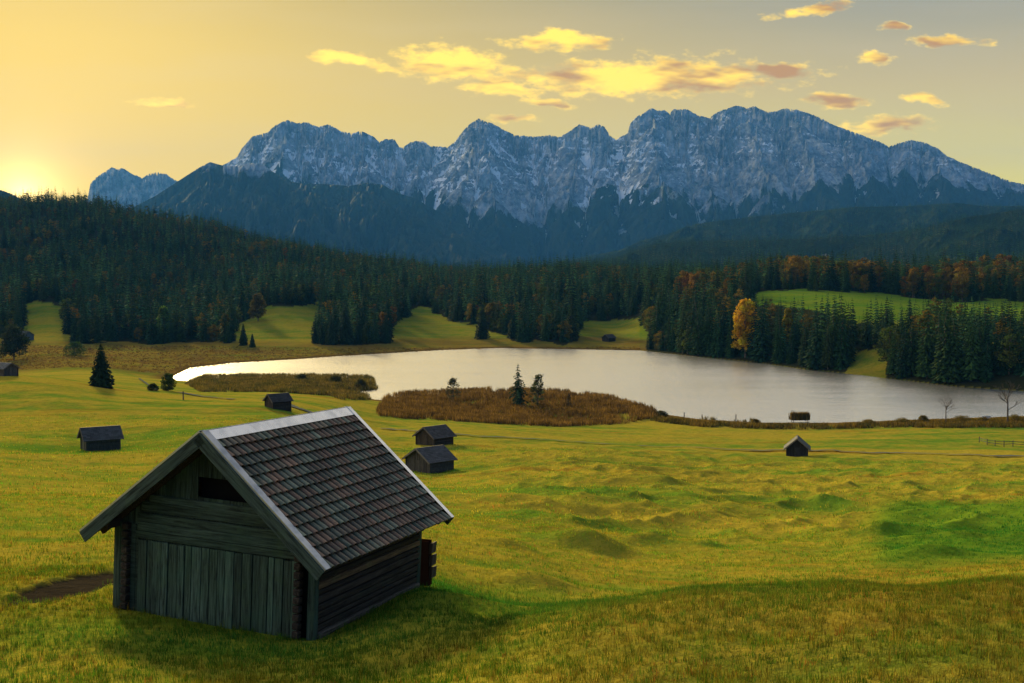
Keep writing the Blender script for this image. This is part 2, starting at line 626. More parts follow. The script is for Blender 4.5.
class MB:
    """collects boxes and tubes into one mesh"""
    def __init__(self, seed=0):
        self.V = []; self.Fc = []; self.Cc = []; self.r = np.random.default_rng(seed)

    def add(self, vs, fs, col=(1, 1, 1)):
        o = len(self.V)
        self.V += [tuple(v) for v in vs]
        self.Fc += [tuple(i + o for i in f) for f in fs]
        self.Cc += [col] * len(vs)

    def frame_box(self, o, a, b, c, col=(1, 1, 1)):
        """box from corner o with edge vectors a, b, c"""
        o, a, b, c = (np.array(v, float) for v in (o, a, b, c))
        vs = [o, o + a, o + a + b, o + b, o + c, o + a + c, o + a + b + c, o + b + c]
        fs = [(0, 3, 2, 1), (4, 5, 6, 7), (0, 1, 5, 4), (1, 2, 6, 5), (2, 3, 7, 6), (3, 0, 4, 7)]
        if np.dot(np.cross(a, b), c) < 0:
            fs = [f[::-1] for f in fs]
        self.add(vs, fs, col)

    def box(self, x0, x1, y0, y1, z0, z1, col=(1, 1, 1)):
        self.frame_box((x0, y0, z0), (x1 - x0, 0, 0), (0, y1 - y0, 0), (0, 0, z1 - z0), col)

    def beam(self, p, q, w, h, up=(0, 0, 1), col=(1, 1, 1)):
        p = np.array(p, float); q = np.array(q, float)
        d = q - p; d /= np.linalg.norm(d)
        s = np.cross(d, up); s /= np.linalg.norm(s); u = np.cross(s, d)
        self.frame_box(p - s * w / 2 - u * h / 2, q - p, s * w, u * h, col)

    def tube(self, p, q, r0, r1, n=7, col=(1, 1, 1), caps=True):
        p = np.array(p, float); q = np.array(q, float)
        d = q - p; d /= np.linalg.norm(d) + 1e-9
        h = np.array((0, 0, 1.0)) if abs(d[2]) < 0.9 else np.array((1.0, 0, 0))
        s = np.cross(d, h); s /= np.linalg.norm(s); u = np.cross(s, d)
        vs = []
        for (c, r) in ((p, r0), (q, r1)):
            for i in range(n):
                t = 2 * math.pi * i / n
                vs.append(c + (s * math.cos(t) + u * math.sin(t)) * r)
        fs = [(i, i + n, (i + 1) % n + n, (i + 1) % n) for i in range(n)]
        if caps:
            fs += [tuple(range(n)), tuple(range(2 * n - 1, n - 1, -1))]
        self.add(vs, fs, col)

    def build(self, name, mat, parent=None, bevel=0.0, smooth=False):
        me = bpy.data.meshes.new(name)
        me.from_pydata([tuple(map(float, v)) for v in self.V], [], self.Fc)
        a = me.color_attributes.new('col', 'FLOAT_COLOR', 'POINT')
        cc = np.ones((len(self.V), 4), np.float32); cc[:, :3] = np.array(self.Cc)
        a.data.foreach_set('color', cc.ravel())
        me.materials.append(MATS[mat])
        if smooth:
            me.polygons.foreach_set('use_smooth', np.ones(len(me.polygons), bool))
        me.update()
        o = link(name, me, parent)
        if bevel:
            b = o.modifiers.new('bevel', 'BEVEL'); b.width = bevel; b.segments = 1; b.limit_method = 'ANGLE'
        return o


def grid_mesh(name, X, Y, Z, mat, mask=None, smooth=True, cols=None):
    r, c = X.shape
    V = np.stack([X.ravel(), Y.ravel(), Z.ravel()], 1)
    i = np.arange(r - 1)[:, None] * c + np.arange(c - 1)[None]
    T = np.stack([i, i + 1, i + c + 1, i + c], -1).reshape(-1, 4)
    return np_mesh(name, V, T, mat, mask=None if mask is None else mask.reshape(-1, 3), smooth=smooth, cols=None if cols is None else cols.reshape(-1, 3))


# ------------------------------------------------------------------ the lie of the land
CP = [  # pixel x, pixel y of the ground, distance
    # under and in front of the camera
    (0, 1604, 1.5), (512, 1604, 1.5), (1024, 1604, 1.5), (0, 960, 6), (512, 930, 6), (1024, 915, 6),
    (0, 683, 19), (300, 683, 18.0), (512, 683, 16), (750, 683, 14.5), (1024, 683, 13.5), (-300, 700, 19), (1324, 700, 13),
    (380, 665, 20), (460, 640, 22), (560, 612, 24), (700, 588, 26.5), (850, 582, 27), (1024, 582, 26), (1324, 590, 25),
    # around the barn
    (117, 608, 26.6), (311, 641, 24.75), (418, 588, 29.6), (205, 625, 25.7), (60, 598, 27.5), (0, 600, 27), (250, 552, 36), (-300, 610, 27),
    # the hollow behind the hump
    (480, 597, 34), (560, 603, 36), (700, 602, 37), (900, 600, 37), (1150, 600, 37),
    (512, 560, 46), (512, 530, 62), (512, 500, 90), (512, 480, 122), (512, 460, 160), (512, 440, 208), (512, 428, 250),
    (700, 562, 56), (700, 530, 75), (700, 500, 104), (700, 480, 138), (700, 460, 185), (700, 440, 235), (700, 426, 274),
    (900, 562, 54), (900, 530, 75), (900, 500, 108), (900, 480, 146), (900, 460, 195), (900, 440, 240), (900, 427, 272),
    (1100, 560, 52), (1100, 530, 72), (1100, 500, 108), (1100, 460, 195), (1100, 430, 262),
    (0, 560, 36), (0, 520, 52), (0, 480, 88), (0, 450, 132), (0, 420, 182), (0, 390, 225), (0, 373, 250),
    (-300, 560, 36), (-300, 480, 88), (-300, 420, 182), (-300, 375, 250),
    (0, 384, 300), (100, 378, 345), (60, 380, 250), (98, 447, 146), (100, 387, 250), (170, 393, 262), (170, 386, 318), (230, 393, 300),
    (277, 408, 215), (277, 397, 275), (330, 401, 280), (435, 442, 190), (430, 470, 152), (380, 430, 225), (250, 430, 162),
    (60, 500, 70), (250, 510, 62),
    # far side, left
    (-300, 350, 520), (60, 350, 540), (150, 350, 570), (60, 343, 600), (50, 306, 740), (280, 342, 600), (280, 309, 740),
    (100, 262, 980), (100, 206, 1280), (0, 205, 1300), (-300, 200, 1300), (0, 275, 950), (-300, 275, 950), (0, 330, 680), (100, 335, 660), (200, 228, 1280),
    (200, 285, 950), (300, 251, 1230), (300, 292, 900), (400, 271, 1180), (440, 275, 1130), (500, 278, 1100), (560, 277, 1100),
    (600, 276, 1100), (560, 306, 810), (560, 342, 622), (450, 320, 740), (450, 344, 618), (620, 326, 730), (620, 344, 620),
    (650, 302, 780), (100, 240, 1750), (300, 272, 1700), (500, 286, 1600), (-100, 240, 1750),
    # far side, right
    (700, 346, 570), (760, 342, 530), (850, 352, 455), (950, 358, 415), (1060, 362, 400), (760, 307, 610), (850, 320, 530),
    (900, 312, 570), (950, 322, 525), (1060, 324, 505), (760, 295, 690), (850, 292, 690), (900, 301, 650), (950, 304, 650),
    (1060, 307, 630), (850, 286, 820), (950, 284, 820), (700, 292, 820), (1060, 282, 820), (1300, 282, 820), (1300, 324, 500), (1300, 362, 400),
    (700, 281, 1130), (850, 282, 1250), (1000, 280, 1250), (1300, 275, 1300), (850, 280, 1800), (1200, 278, 1800),
]
CPa = np.array(CP, float)


def _uv(px, D):
    return np.stack([px / 100.0, np.log(D) * 2.6], -1)


def _tps(r2):
    return np.where(r2 > 1e-12, 0.5 * r2 * np.log(np.maximum(r2, 1e-12)), 0.0)


_P = _uv(CPa[:, 0], CPa[:, 2])
_zc = at(CPa[:, 0], CPa[:, 1], CPa[:, 2])[2]
_drop = (EYE - _zc) / CPa[:, 2]          # interpolate the drop per metre: keeps the picture's lines
_n = len(_P)
_K = _tps(((_P[:, None] - _P[None]) ** 2).sum(-1)) + np.eye(_n) * 0.02
_A = np.zeros((_n + 3, _n + 3)); _A[:_n, :_n] = _K; _A[:_n, _n] = 1; _A[:_n, _n + 1:] = _P
_A[_n, :_n] = 1; _A[_n + 1:, :_n] = _P.T
_W = np.linalg.solve(_A, np.concatenate([_drop, np.zeros(3)]))


def tps_eval(px, D):
    sh = px.shape; P = _uv(px.ravel(), D.ravel()); out = np.empty(len(P))
    for i in range(0, len(P), 60000):
        q = P[i:i + 60000]
        r2 = ((q[:, None, 0] - _P[None, :, 0]) ** 2 + (q[:, None, 1] - _P[None, :, 1]) ** 2)
        out[i:i + 60000] = _tps(r2) @ _W[:_n] + _W[_n] + q @ _W[_n + 1:]
    return out.reshape(sh)


LAKE_PX = [(178, 381), (172, 377), (190, 368), (230, 363), (300, 359), (340, 356), (400, 352.5), (440, 350), (500, 348), (560, 349),
           (640, 350.5), (700, 357), (760, 363), (800, 369), (850, 374), (900, 380), (960, 387), (1020, 391), (1100, 398),
           (1120, 410), (1024, 417), (960, 419), (900, 421), (850, 423), (800, 424), (750, 423), (700, 420), (665, 415),
           (630, 408), (600, 402), (560, 398), (500, 396), (440, 398), (400, 400), (384, 401), (364, 399), (350, 395),
           (352, 392), (376, 390), (374, 384), (330, 380), (300, 381), (250, 380), (200, 384)]
LAKE = [lake_pt(*p) for p in LAKE_PX]
HUMPS = [(590, 548, 46, 1.0, 11, .9), (660, 540, 30, .7, 9, .55), (505, 545, 30, .6, 9, .5), (710, 545, 24, .6, 8, .55), (930, 557, 40, .9, 9, .7), (880, 535, 36, .7, 8, .55),
         (760, 520, 30, .5, 7, .5), (700, 503, 24, .5, 6, .45), (560, 515, 26, .5, 6, .5), (620, 500, 24, .5, 5, .5), (830, 505, 30, .5, 6, .5),
         (760, 490, 26, .4, 4, .5), (660, 487, 22, .5, 4, .5), (900, 520, 26, .5, 6, .5), (540, 585, 50, .8, 12, .6), (470, 612, 60, .8, 12, .5),
         (590, 480, 20, .5, 4, .5), (530, 490, 22, .5, 5, .5), (690, 470, 22, .5, 3, .5), (960, 540, 30, .5, 7, .5)]


def ground_D(px, py, Dlo=15, Dhi=400):
    """distance at which the meadow is seen at a pixel (march outward)"""
    D = np.exp(np.linspace(math.log(Dlo), math.log(Dhi), 400))
    dr = tps_eval(np.full(400, float(px)), D)
    py_ = proj(np.zeros(400), D, EYE - dr * D)[1]
    i = np.argmax(py_ <= py)
    return float(D[i]) if (py_ <= py).any() else float(Dhi)


HW = []
for (hx, hy, rpx, a, _ry, amp) in HUMPS:
    D = ground_D(hx, hy, 28)
    HW.append(((hx - 512) / F * D, D, rpx / F * D, amp))


def H(X, Y, fine=True):
    """height of the ground over the lake at any place"""
    az = np.arctan2(X, Y)
    rr = np.hypot(X, Y)
    azc = np.clip(az, -0.62, 0.62)
    D = np.clip(np.where(np.abs(az) < 0.62, Y, rr * math.cos(0.62)), 1.2, 1900)
    z = EYE - tps_eval(512 + F * np.tan(azc), D) * D
    if fine:
        far = sstep(D, 40, 90)
        und = fbm(X / 26, Y / 26, 3, 5) * 0.9 * far * (1 - sstep(D, 190, 280))
        hum = (ridged(X / 7.5, Y / 11.0, 2, 21) - 0.55) * 1.15 * far * sstep(X / D * F, -120, 60) * (1 - sstep(D, 150, 230))
        sm = fbm(X / 3.2, Y / 3.2, 3, 9) * 0.10 * sstep(D, 4, 14) * (1 - sstep(D, 250, 300))
        hills = fbm(X / 90, Y / 90, 4, 44) * 9 * sstep(D, 640, 900)
        z = z + und + hum + sm + hills
        for (hx, hy, r, a) in HW:
            q = ((X - hx) / r) ** 2 + ((Y - hy) / (r * 0.9)) ** 2
            z = z + a * r * 0.44 * np.exp(-q * 1.3)
    near = (D > 200) & (D < 700)
    if near.any():
        sd_ = np.full(np.shape(X), 99.0)
        xs, ys = np.asarray(X)[near], np.asarray(Y)[near]
        d = seg_dist(xs, ys, LAKE); ins = in_poly(xs, ys, LAKE)
        sd_[near] = np.where(ins, -d, d)
        land = np.maximum(z, 0.25) * sstep(sd_, 0, 26) + 0.45 * (1 - sstep(sd_, 0, 26)) * sstep(sd_, 0, 1.5)
        z = np.where(sd_ > 0, land, -0.4 - np.clip(-sd_, 0, 12) * 0.12)
    return z


def H1(x, y):
    return float(H(np.array([float(x)]), np.array([float(y)]))[0])


def place(px, py, Dlo=28, Dhi=900):
    """ground place seen at a pixel"""
    D = ground_D(px, py, Dlo, Dhi)
    x = (px - 512) / F * D
    return x, D, H1(x, D)


def polar(az0, az1, n, r):
    a = np.linspace(az0, az1, n)
    A, RR = np.meshgrid(a, r)
    return np.tan(A) * RR, RR.copy()


CLEAR = [  # meadow openings among the trees, outlined as seen from the barn hill
    [(20, 345), (24, 306), (40, 300), (64, 308), (66, 330), (74, 346)],
    [(232, 346), (236, 326), (262, 309), (322, 303), (326, 314), (318, 330), (318, 346)],
    [(390, 346), (394, 322), (420, 305), (436, 312), (452, 322), (478, 325), (508, 335), (512, 346)],
    [(578, 346), (580, 322), (614, 318), (646, 320), (650, 346)],
    [(752, 308), (756, 293), (800, 289), (860, 292), (912, 298), (945, 300), (1120, 302), (1120, 322), (1000, 320), (945, 318), (940, 312), (880, 330), (862, 322), (850, 330), (842, 318), (800, 306)],
    [(848, 378), (852, 352), (882, 348), (886, 366), (884, 380)],
]




def is_wood(X, D, px, py):
    px0 = px
    px = px + 9 * fbm(X / 22, D / 30, 3, 140) * sstep(D, 380, 420); py = py + 7 * fbm(X / 18, D / 34, 3, 141) * sstep(D, 560, 620)
    edge = np.interp(px, [-160, 0, 20, 70, 75, 200, 235, 330, 392, 500, 580, 648, 655, 700, 1190], [338, 338, 338, 340, 342, 343, 342, 345, 344, 342, 343, 343, 400, 400, 400])
    keep = (py < edge) & ((D > 560) | ((px > 640) & (D > 330)))
    for poly in CLEAR:
        keep &= ~(in_poly(px, py, poly) & (D < 900))
    return keep & ~in_poly(X, D, LAKE)


# ground sheet: a fine fan in front of the camera, coarse elsewhere
def build_ground():
    rows = np.concatenate([np.exp(np.linspace(math.log(1.2), math.log(12), 50, endpoint=False)),
                           np.exp(np.linspace(math.log(12), math.log(700), 760, endpoint=False)),
                           np.exp(np.linspace(math.log(700), math.log(1900), 130))])
    fa = np.linspace(-0.50, 0.50, 900)
    X = np.tan(fa)[None] * rows[:, None]; Y = np.repeat(rows[:, None], len(fa), 1)
    Z = H(X, Y)
    px = 512 + F * X / Y
    _, py = proj(X, Y, Z)
    mask = np.zeros(X.shape + (3,))
    # marsh and shore: brown sedge near the water and on the flat left of it
    near = (Y > 200) & (Y < 720)
    sdl = np.full(X.shape, 99.0); sdl[near] = seg_dist(X[near], Y[near], LAKE)
    nz = fbm(X / 30, Y / 30, 4, 70)
    m = (1 - sstep(sdl, 3, 12 + 9 * nz)) * (1 - 0.9 * ((px > 640) & (Y > 360)))
    m = np.maximum(m, sstep(Y, 400, 440) * (1 - sstep(Z, 2.2, 4.5)) * (px < 700) * (Y < 720) * (0.7 + 0.5 * nz))
    mask[..., 0] = np.clip(m, 0, 1) * sstep(Y, 240, 262)
    # fresh green patch on the right of the meadow, and far clearings
    g = sstep(px, 850 + 40 * nz, 905 + 40 * nz) * sstep(Y, 48, 56) * (1 - sstep(Y, 98 + 14 * nz, 112 + 14 * nz))
    g = np.maximum(g, sstep(Y, 500, 540) * (px > 640) * 0.9)
    g = np.maximum(g, 0.45 * sstep(Y, 600, 680))
    mask[..., 0] = np.maximum(mask[..., 0], 0.22 * sstep(Y, 585, 620) * (px < 660))
    # deeper green painted in as the barn's shade; lush ground round the left hut
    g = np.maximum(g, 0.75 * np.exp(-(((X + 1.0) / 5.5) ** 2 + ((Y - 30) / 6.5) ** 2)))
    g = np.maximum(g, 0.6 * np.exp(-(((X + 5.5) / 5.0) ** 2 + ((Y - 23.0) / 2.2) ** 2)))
    hx, hy, _ = place(98, 447)
    g = np.maximum(g, 0.7 * np.exp(-(((X - hx) / 12) ** 2 + ((Y - hy + 4) / 10) ** 2)))
    mask[..., 1] = np.clip(g, 0, 1)
    mask[..., 0] = np.maximum(mask[..., 0], 0.32 * sstep(px, 430, 640) * (1 - sstep(Y, 25, 29)))
    # trampled bare earth left of the barn
    bx, by = (64 - 512) / F * 29.8, 29.8
    e = np.exp(-(((X - bx) / 1.0) ** 2 + ((Y - by) / 4.3) ** 2) * 0.9) + 0.45 * fbm(X * 1.3, Y * 1.3, 4, 80)
    mask[..., 2] = sstep(e, 0.38, 0.62)
    Z -= 0.12 * mask[..., 2]
    wood = np.repeat(is_wood(X, Y, px, py)[..., None], 3, -1).astype(float)
    me = grid_mesh('ground', X, Y, Z, 'meadow_ground', mask, cols=wood)
    tag(link('ground', me), 'undulating green and golden meadow around the lake', kind='structure')
    # the rest of the compass, coarse
    r2 = np.exp(np.linspace(math.log(1.2), math.log(1900), 120))
    a2 = np.linspace(0.50, 2 * math.pi - 0.50, 140)
    cosf = np.where(np.abs(np.sin(a2)) >= 0, 1.0, 1.0)
    XX = np.sin(a2)[None] * r2[:, None] / math.cos(0.5); YY = np.cos(a2)[None] * r2[:, None] / math.cos(0.5)
    ZZ = H(XX, YY, False)
    tag(link('surrounding_ground', grid_mesh('surrounding_ground', XX, YY, ZZ, 'meadow_ground', np.zeros(XX.shape + (3,)), cols=np.zeros(XX.shape + (3,)))), 'meadow running on beside and behind the view', kind='structure')
    # valley floor out to the horizon
    a3 = np.linspace(0, 2 * math.pi, 97); r3 = np.array([1750.0, 4000, 9000, 25000, 50000])
    X3 = np.sin(a3)[None] * r3[:, None]; Y3 = np.cos(a3)[None] * r3[:, None]
    tag(link('valley_floor', grid_mesh('valley_floor', X3, Y3, np.full(X3.shape, -4.0), 'forest_floor')), 'dark wooded valley floor beyond the hills', kind='structure')


build_ground()


def build_lake():
    xs = [p[0] for p in LAKE]; ys = [p[1] for p in LAKE]
    x = np.linspace(min(xs) - 8, max(xs) + 8, 30); y = np.linspace(min(ys) - 6, max(ys) + 8, 30)
    X, Y = np.meshgrid(x, y)
    tag(link('lake_water', grid_mesh('lake_water', X, Y, np.zeros(X.shape), 'lake_water')), 'calm lake mirroring the pale morning sky', kind='structure')


build_lake()

# ------------------------------------------------------------------ mountains


def erode(X, Y, Z, dA, R_, scale0, amp0, octv, seed, steep=None):
    """carve gullies that run down the slope: oriented wave noise, finer octave by octave"""
    G = np.zeros_like(Z)
    for o in range(octv):
        dzr = np.gradient(Z, axis=0) / np.maximum(np.abs(np.gradient(Y, axis=0)), 1e-6)
        dza = np.gradient(Z, axis=1) / np.maximum(np.abs(np.gradient(X, axis=1)), 1e-6)
        gx, gy = dza, dzr - dza * X / Y
        ln = np.hypot(gx, gy) + 1e-6
        tx, ty = -gy / ln, gx / ln                      # along the contour
        fr = 1.0 / (scale0 * 0.52 ** o)
        px, py = X * fr, Y * fr
        ix, iy = np.floor(px).astype(np.int64), np.floor(py).astype(np.int64)
        acc = np.zeros_like(Z); wsum = np.zeros_like(Z)
        for dx in (-1, 0, 1):
            for dy in (-1, 0, 1):
                h = _hash(ix + dx, iy + dy, seed + o * 5); h2 = _perm[(h + 101) & 65535]
                cx = ix + dx + h / 65536.0; cy = iy + dy + h2 / 65536.0
                rx, ry = px - cx, py - cy
                d2 = rx * rx + ry * ry
                w = np.exp(-d2 * 2.2)
                acc += w * np.cos((rx * tx + ry * ty) * 2 * np.pi * 1.15 + (h / 65536.0 - 0.5) * 1.2); wsum += w
        g = acc / wsum
        g = np.where(g > 0, g, g) 
        st = np.clip(ln / 0.55, 0, 1.15)
        a = amp0 * 0.52 ** o
        fade = 1 if steep is None else steep
        Z = Z + a * g * st * fade
        G = G + g * 0.6 ** o
    return Z, G


def ridge_layer(name, sky_px, Dc, w_front, w_back, nr, mat, label, spur=0.0, spur_scale=900, er=(420, 60, 5), rough=0, px_step=1.0,
                base=-4.0, power=1.15, masker=None, seed=0, jag=0.0, spurs=None):
    sx = np.array([p[0] for p in sky_px], float); sy = np.array([p[1] for p in sky_px], float)
    px = np.arange(sx[0], sx[-1] + 0.1, px_step)
    skp = np.interp(px, sx, sy)
    if jag:
        skp = skp - jag * 0.05 * fbm(px / 7.0, 0 * px + 3.3, 3, seed + 70) - jag * 0.03 * fbm(px / 2.5, 0 * px, 2, seed + 71)
    tx = (px - 512) / F
    # wandering crest line
    dist = Dc * (1 + 0.035 * fbm(px / 130.0, 0 * px + seed, 3, seed))
    zc = at(px, skp, dist)[2]
    tr = np.concatenate([np.linspace(0, 1, nr), 1 + np.linspace(0.01, 1, max(nr // 8, 8))])
    Tt, ZC = np.meshgrid(tr, zc, indexing='ij')
    D = np.where(Tt <= 1, (dist - w_front)[None] + Tt * w_front, dist[None] + (Tt - 1) * w_back)
    X = tx[None] * D; Y = D
    t = np.clip(Tt, 0, 1)
    if spur:
        n = ridged(X / spur_scale, Y / (spur_scale * 2.6), 3, seed + 3)
        bell = (t * (1 - t)) * 4
        t2 = np.clip(t + spur * (n - 0.62) * bell, 0, 1)
    else:
        t2 = t
    prof = t2 ** power
    Z = base + (ZC - base) * prof
    Z = np.where(Tt > 1, ZC - (Tt - 1) * (ZC - base) * 0.9, Z)
    if spurs:
        for (pa, pb, p_, s_) in spurs:
            za = float(np.interp(pa, px, zc)); wig = 5 * fbm(Tt * 4, 0 * Tt + pa, 3, seed + int(pa))
            axp = pb + (pa - pb) * t ** 0.8 + wig * (1 - t) * 3
            hk = base + (za - base) * (t ** p_) * (1 + 0.05 * fbm(Tt * 9, 0 * Tt + pb, 3, seed + 9) * (1 - t))
            lat = np.abs((px[None] - axp) / F * D)
            cand = hk - s_ * lat - 15 * (1 - t)
            kk = 25.0
            Z = np.where(Tt <= 1, np.maximum(Z, cand) + kk * np.exp(-np.abs(Z - cand) / kk) * 0.25, Z)
    G = np.zeros_like(Z)
    if er:
        Z, G = erode(X, Y, Z, None, None, er[0], er[1], er[2], seed, np.clip(t * 3.0, 0.0, 1) * np.where(Tt > 1, 0.3, 1))
    if rough:
        Z = Z + rough * (ridged(X / 260, Y / 260, 5, seed + 50) - 0.6) * np.clip(t * 2, 0, 1)
    if jag:
        Z = Z + 0.4 * jag * fbm(X / 45, Y / 45, 3, seed + 60) * sstep(t, 0.55, 0.95)
    # bring the skyline back to where it is seen
    el = (Z - EYE) / Y
    cur = el.max(0); want = (zc - EYE) / dist
    fac = want / np.maximum(cur, 1e-4)
    fac = np.clip(fac, 0.6, 1.5)
    fs = np.convolve(np.pad(fac, 15, mode='edge'), np.ones(31) / 31, mode='valid')
    wgt = sstep(t, 0.82, 0.98)
    Z = EYE + (Z - EYE) * (1 + (fs[None] - 1) * (1 - wgt) * 0.8 + (fac[None] - 1) * wgt)
    mask = None
    if masker:
        mask = masker(X, Y, Z, G, t, px)
    me = grid_mesh(name, X, Y, Z, mat, mask)
    return tag(link(name, me), label, kind='structure')


def slope_of(X, Y, Z):
    dzr = np.gradient(Z, axis=0) / np.maximum(np.abs(np.gradient(Y, axis=0)), 1e-6)
    dza = np.gradient(Z, axis=1) / np.maximum(np.abs(np.gradient(X, axis=1)), 1e-6)
    return np.hypot(dza, dzr - dza * X / Y), dza


def mask_main(X, Y, Z, G, t, px):
    sl, dza = slope_of(X, Y, Z)
    alt = Z
    n = fbm(X / 500, Y / 700, 4, 91); n2 = fbm(X / 120, Y / 260, 4, 92)
    P = np.broadcast_to(px[None], Z.shape)
    # ridge lines and hollows, from how far a place stands above its surroundings
    loc = Z.copy()
    for w in (9, 9):
        k_ = np.ones(2 * w + 1) / (2 * w + 1)
        loc = np.apply_along_axis(lambda v: np.convolve(np.pad(v, w, mode='edge'), k_, 'valid'), 1, loc)
    rel = np.clip((Z - loc) / 35.0, -1.5, 1.5)
    line = np.interp(P, [150, 300, 420, 500, 540, 600, 660, 760, 860, 960, 1040], [760, 640, 500, 330, 330, 470, 430, 400, 560, 620, 600])
    forest = sstep(line + 70 + 230 * n + 60 * n2 + rel * 60 - alt, -110, 90)
    ledge = fbm(X / 300, Z / 26 + X / 900, 4, 93)
    snow = sstep(alt + 170 * n, 480, 860) * sstep(0.50 + 1.3 * ledge - 0.35 * rel + 0.6 * n2, 0.1, 0.75) * (1 - sstep(sl, 1.2, 2.2))
    pocket = sstep(alt, 430, 560) * (1 - sstep(alt, 900, 1050)) * sstep(-rel + 0.6 * n, 0.22, 0.5) * (1 - sstep(P, 640, 700) * 0.7)
    snow = np.maximum(snow * np.interp(P, [180, 460, 560, 660, 760, 1040], [1.25, 1.25, 1.05, .8, .62, .5]), pocket)
    scree = sstep(-rel + 0.5 * n + 0.4 * n2, 0.1, 0.6) * sstep(alt, 200, 380)
    forest = forest * (1 - 0.9 * sstep(-rel + 0.4 * n2, 0.45, 0.8) * sstep(alt, 150, 330))
    return np.stack([np.clip(snow, 0, 1), np.clip(forest, 0, 1), np.clip(scree, 0, 1)], -1)


def mask_spur(X, Y, Z, G, t, px):
    n = fbm(X / 300, Y / 300, 4, 95)
    P = np.broadcast_to(px[None], Z.shape)
    forest = np.clip(sstep(620 + 150 * n - Z, -60, 60) + (P > 275), 0, 1)
    return np.stack([0 * Z, forest, 0 * Z], -1)


def mask_far(X, Y, Z, G, t, px):
    n = fbm(X / 300, Y / 300, 4, 97)
    return np.stack([0.4 * sstep(n - G * 0.4, 0.2, 0.6), 0 * Z, sstep(-G, 0.1, 0.6)], -1)


SKY_MAIN = [(120, 215), (160, 196), (178, 184), (200, 176), (229, 163), (239, 157), (244, 148), (255, 136), (270, 132), (279, 124), (289, 120), (299, 123),
            (309, 122), (320, 127), (330, 124), (342, 131), (352, 133), (362, 131), (374, 136), (380, 141.5), (386, 139), (395, 139), (400, 147),
            (403, 148), (412, 141.5), (424, 141), (431, 146), (448, 147), (455, 142), (462, 133), (470, 124), (479, 118), (485, 121),
            (492, 123), (501, 128), (515, 135), (535, 136.5), (549, 135), (559, 137), (569, 131), (579, 124), (590, 128), (597, 124),
            (603, 126), (609, 135), (615, 140), (621, 136), (627, 133), (629, 124), (636, 116), (643, 112), (650, 108), (655, 111),
            (663, 110), (668, 114), (672, 109), (685, 109), (696, 115.5), (708, 118), (715, 112), (726, 108), (735, 105.6), (745, 107.7),
            (752, 105.6), (760, 110), (770, 112), (783, 108), (795, 110), (809, 114), (820, 119), (831, 125), (845, 130), (859, 135),
            (873, 140), (886, 146.5), (895, 143), (909, 140), (923, 143), (935.5, 149), (944, 156), (962, 163.5), (980, 170.6), (998, 178),
            (1015, 183), (1040, 190), (1100, 205), (1250, 225)]
SPURS = [(229, 190, 1.3, .7), (255, 238, 1.2, .8), (289, 262, 1.15, .75), (300, 330, 1.35, .8), (330, 318, 1.4, .9), (362, 385, 1.25, .8), (395, 405, 1.5, .9), (424, 400, 1.3, .85), (448, 440, 1.6, .9),
         (479, 438, 1.1, .7), (482, 505, 1.05, .62), (515, 560, 1.35, .75), (549, 520, 1.5, .8), (579, 560, 1.2, .75), (597, 640, 1.3, .75), (629, 590, 1.1, .7), (650, 668, .95, .62),
         (685, 640, 1.2, .75), (690, 735, 1.05, .66), (726, 705, 1.3, .8), (745, 790, 1.0, .62), (783, 765, 1.3, .8), (790, 850, 1.0, .62), (820, 815, 1.4, .8), (845, 905, 1.0, .6),
         (873, 860, 1.4, .8), (909, 890, 1.1, .6), (923, 985, 1.0, .55), (962, 950, 1.3, .7), (998, 1060, 1.0, .55), (1100, 1120, 1.0, .5)]
ridge_layer('mountain_range', SKY_MAIN, 9000, 3300, 1100, 560, 'mountain_rock', 'jagged grey limestone range dusted with snow', spur=0.25, spur_scale=1400,
            er=(380, 62, 6), rough=34, px_step=0.9, masker=mask_main, seed=11, jag=20, power=1.9, spurs=SPURS)
ridge_layer('far_mountain', [(40, 240), (70, 215), (90, 197), (93, 183), (99, 177), (110, 170), (114, 167), (120, 169), (125, 168), (134, 173.5), (144.5, 178),
                             (151, 173.5), (159.5, 172.4), (168, 173.5), (172.5, 177), (179, 181), (200, 193), (240, 220)], 11500, 2200, 600, 200, 'mountain_rock',
            'distant pale rock massif left of the range', spur=0.4, er=(380, 90, 4), seed=23, jag=15, masker=mask_far)
ridge_layer('foothill', [(60, 250), (120, 215), (157, 196), (171, 187), (191, 174), (202, 167), (212, 162), (226, 166), (239, 166), (253, 163), (267, 166),
                         (280, 176), (294, 182), (308, 184), (330, 184), (350, 186), (368, 182.5), (381, 184), (398, 193), (415, 198), (432, 208),
                         (450, 217), (473, 230), (494, 244), (540, 268), (600, 276)], 6600, 2200, 900, 220, 'mountain_rock', 'dark wooded spur in front of the range',
            spur=0.35, er=(420, 60, 4), seed=31, masker=mask_spur)
SKY_R2 = [(560, 262), (620, 250), (640, 241), (667, 234), (696, 224), (749, 217), (802, 212), (855, 207), (909, 206), (955, 203), (980, 206), (1024, 206), (1250, 200)]
SKY_R1 = [(560, 270), (620, 256), (660, 243), (731, 241), (802, 239), (873, 235), (923, 228), (966, 217), (1024, 209), (1250, 190)]
SKY_L = [(-260, 150), (-100, 168), (-20, 184), (0, 189), (12, 193), (25, 200), (38, 206), (70, 222), (140, 245)]
ridge_layer('rear_hill', SKY_R2, 4300, 1400, 500, 90, 'forest_floor', 'long dark wooded ridge under the range', spur=0.3, spur_scale=600, er=(300, 26, 3), seed=41, px_step=2)
ridge_layer('wooded_hill', SKY_R1, 2700, 1150, 400, 90, 'forest_floor', 'nearer dark wooded hill on the right', spur=0.3, spur_scale=400, er=(220, 16, 3), seed=43, px_step=2)
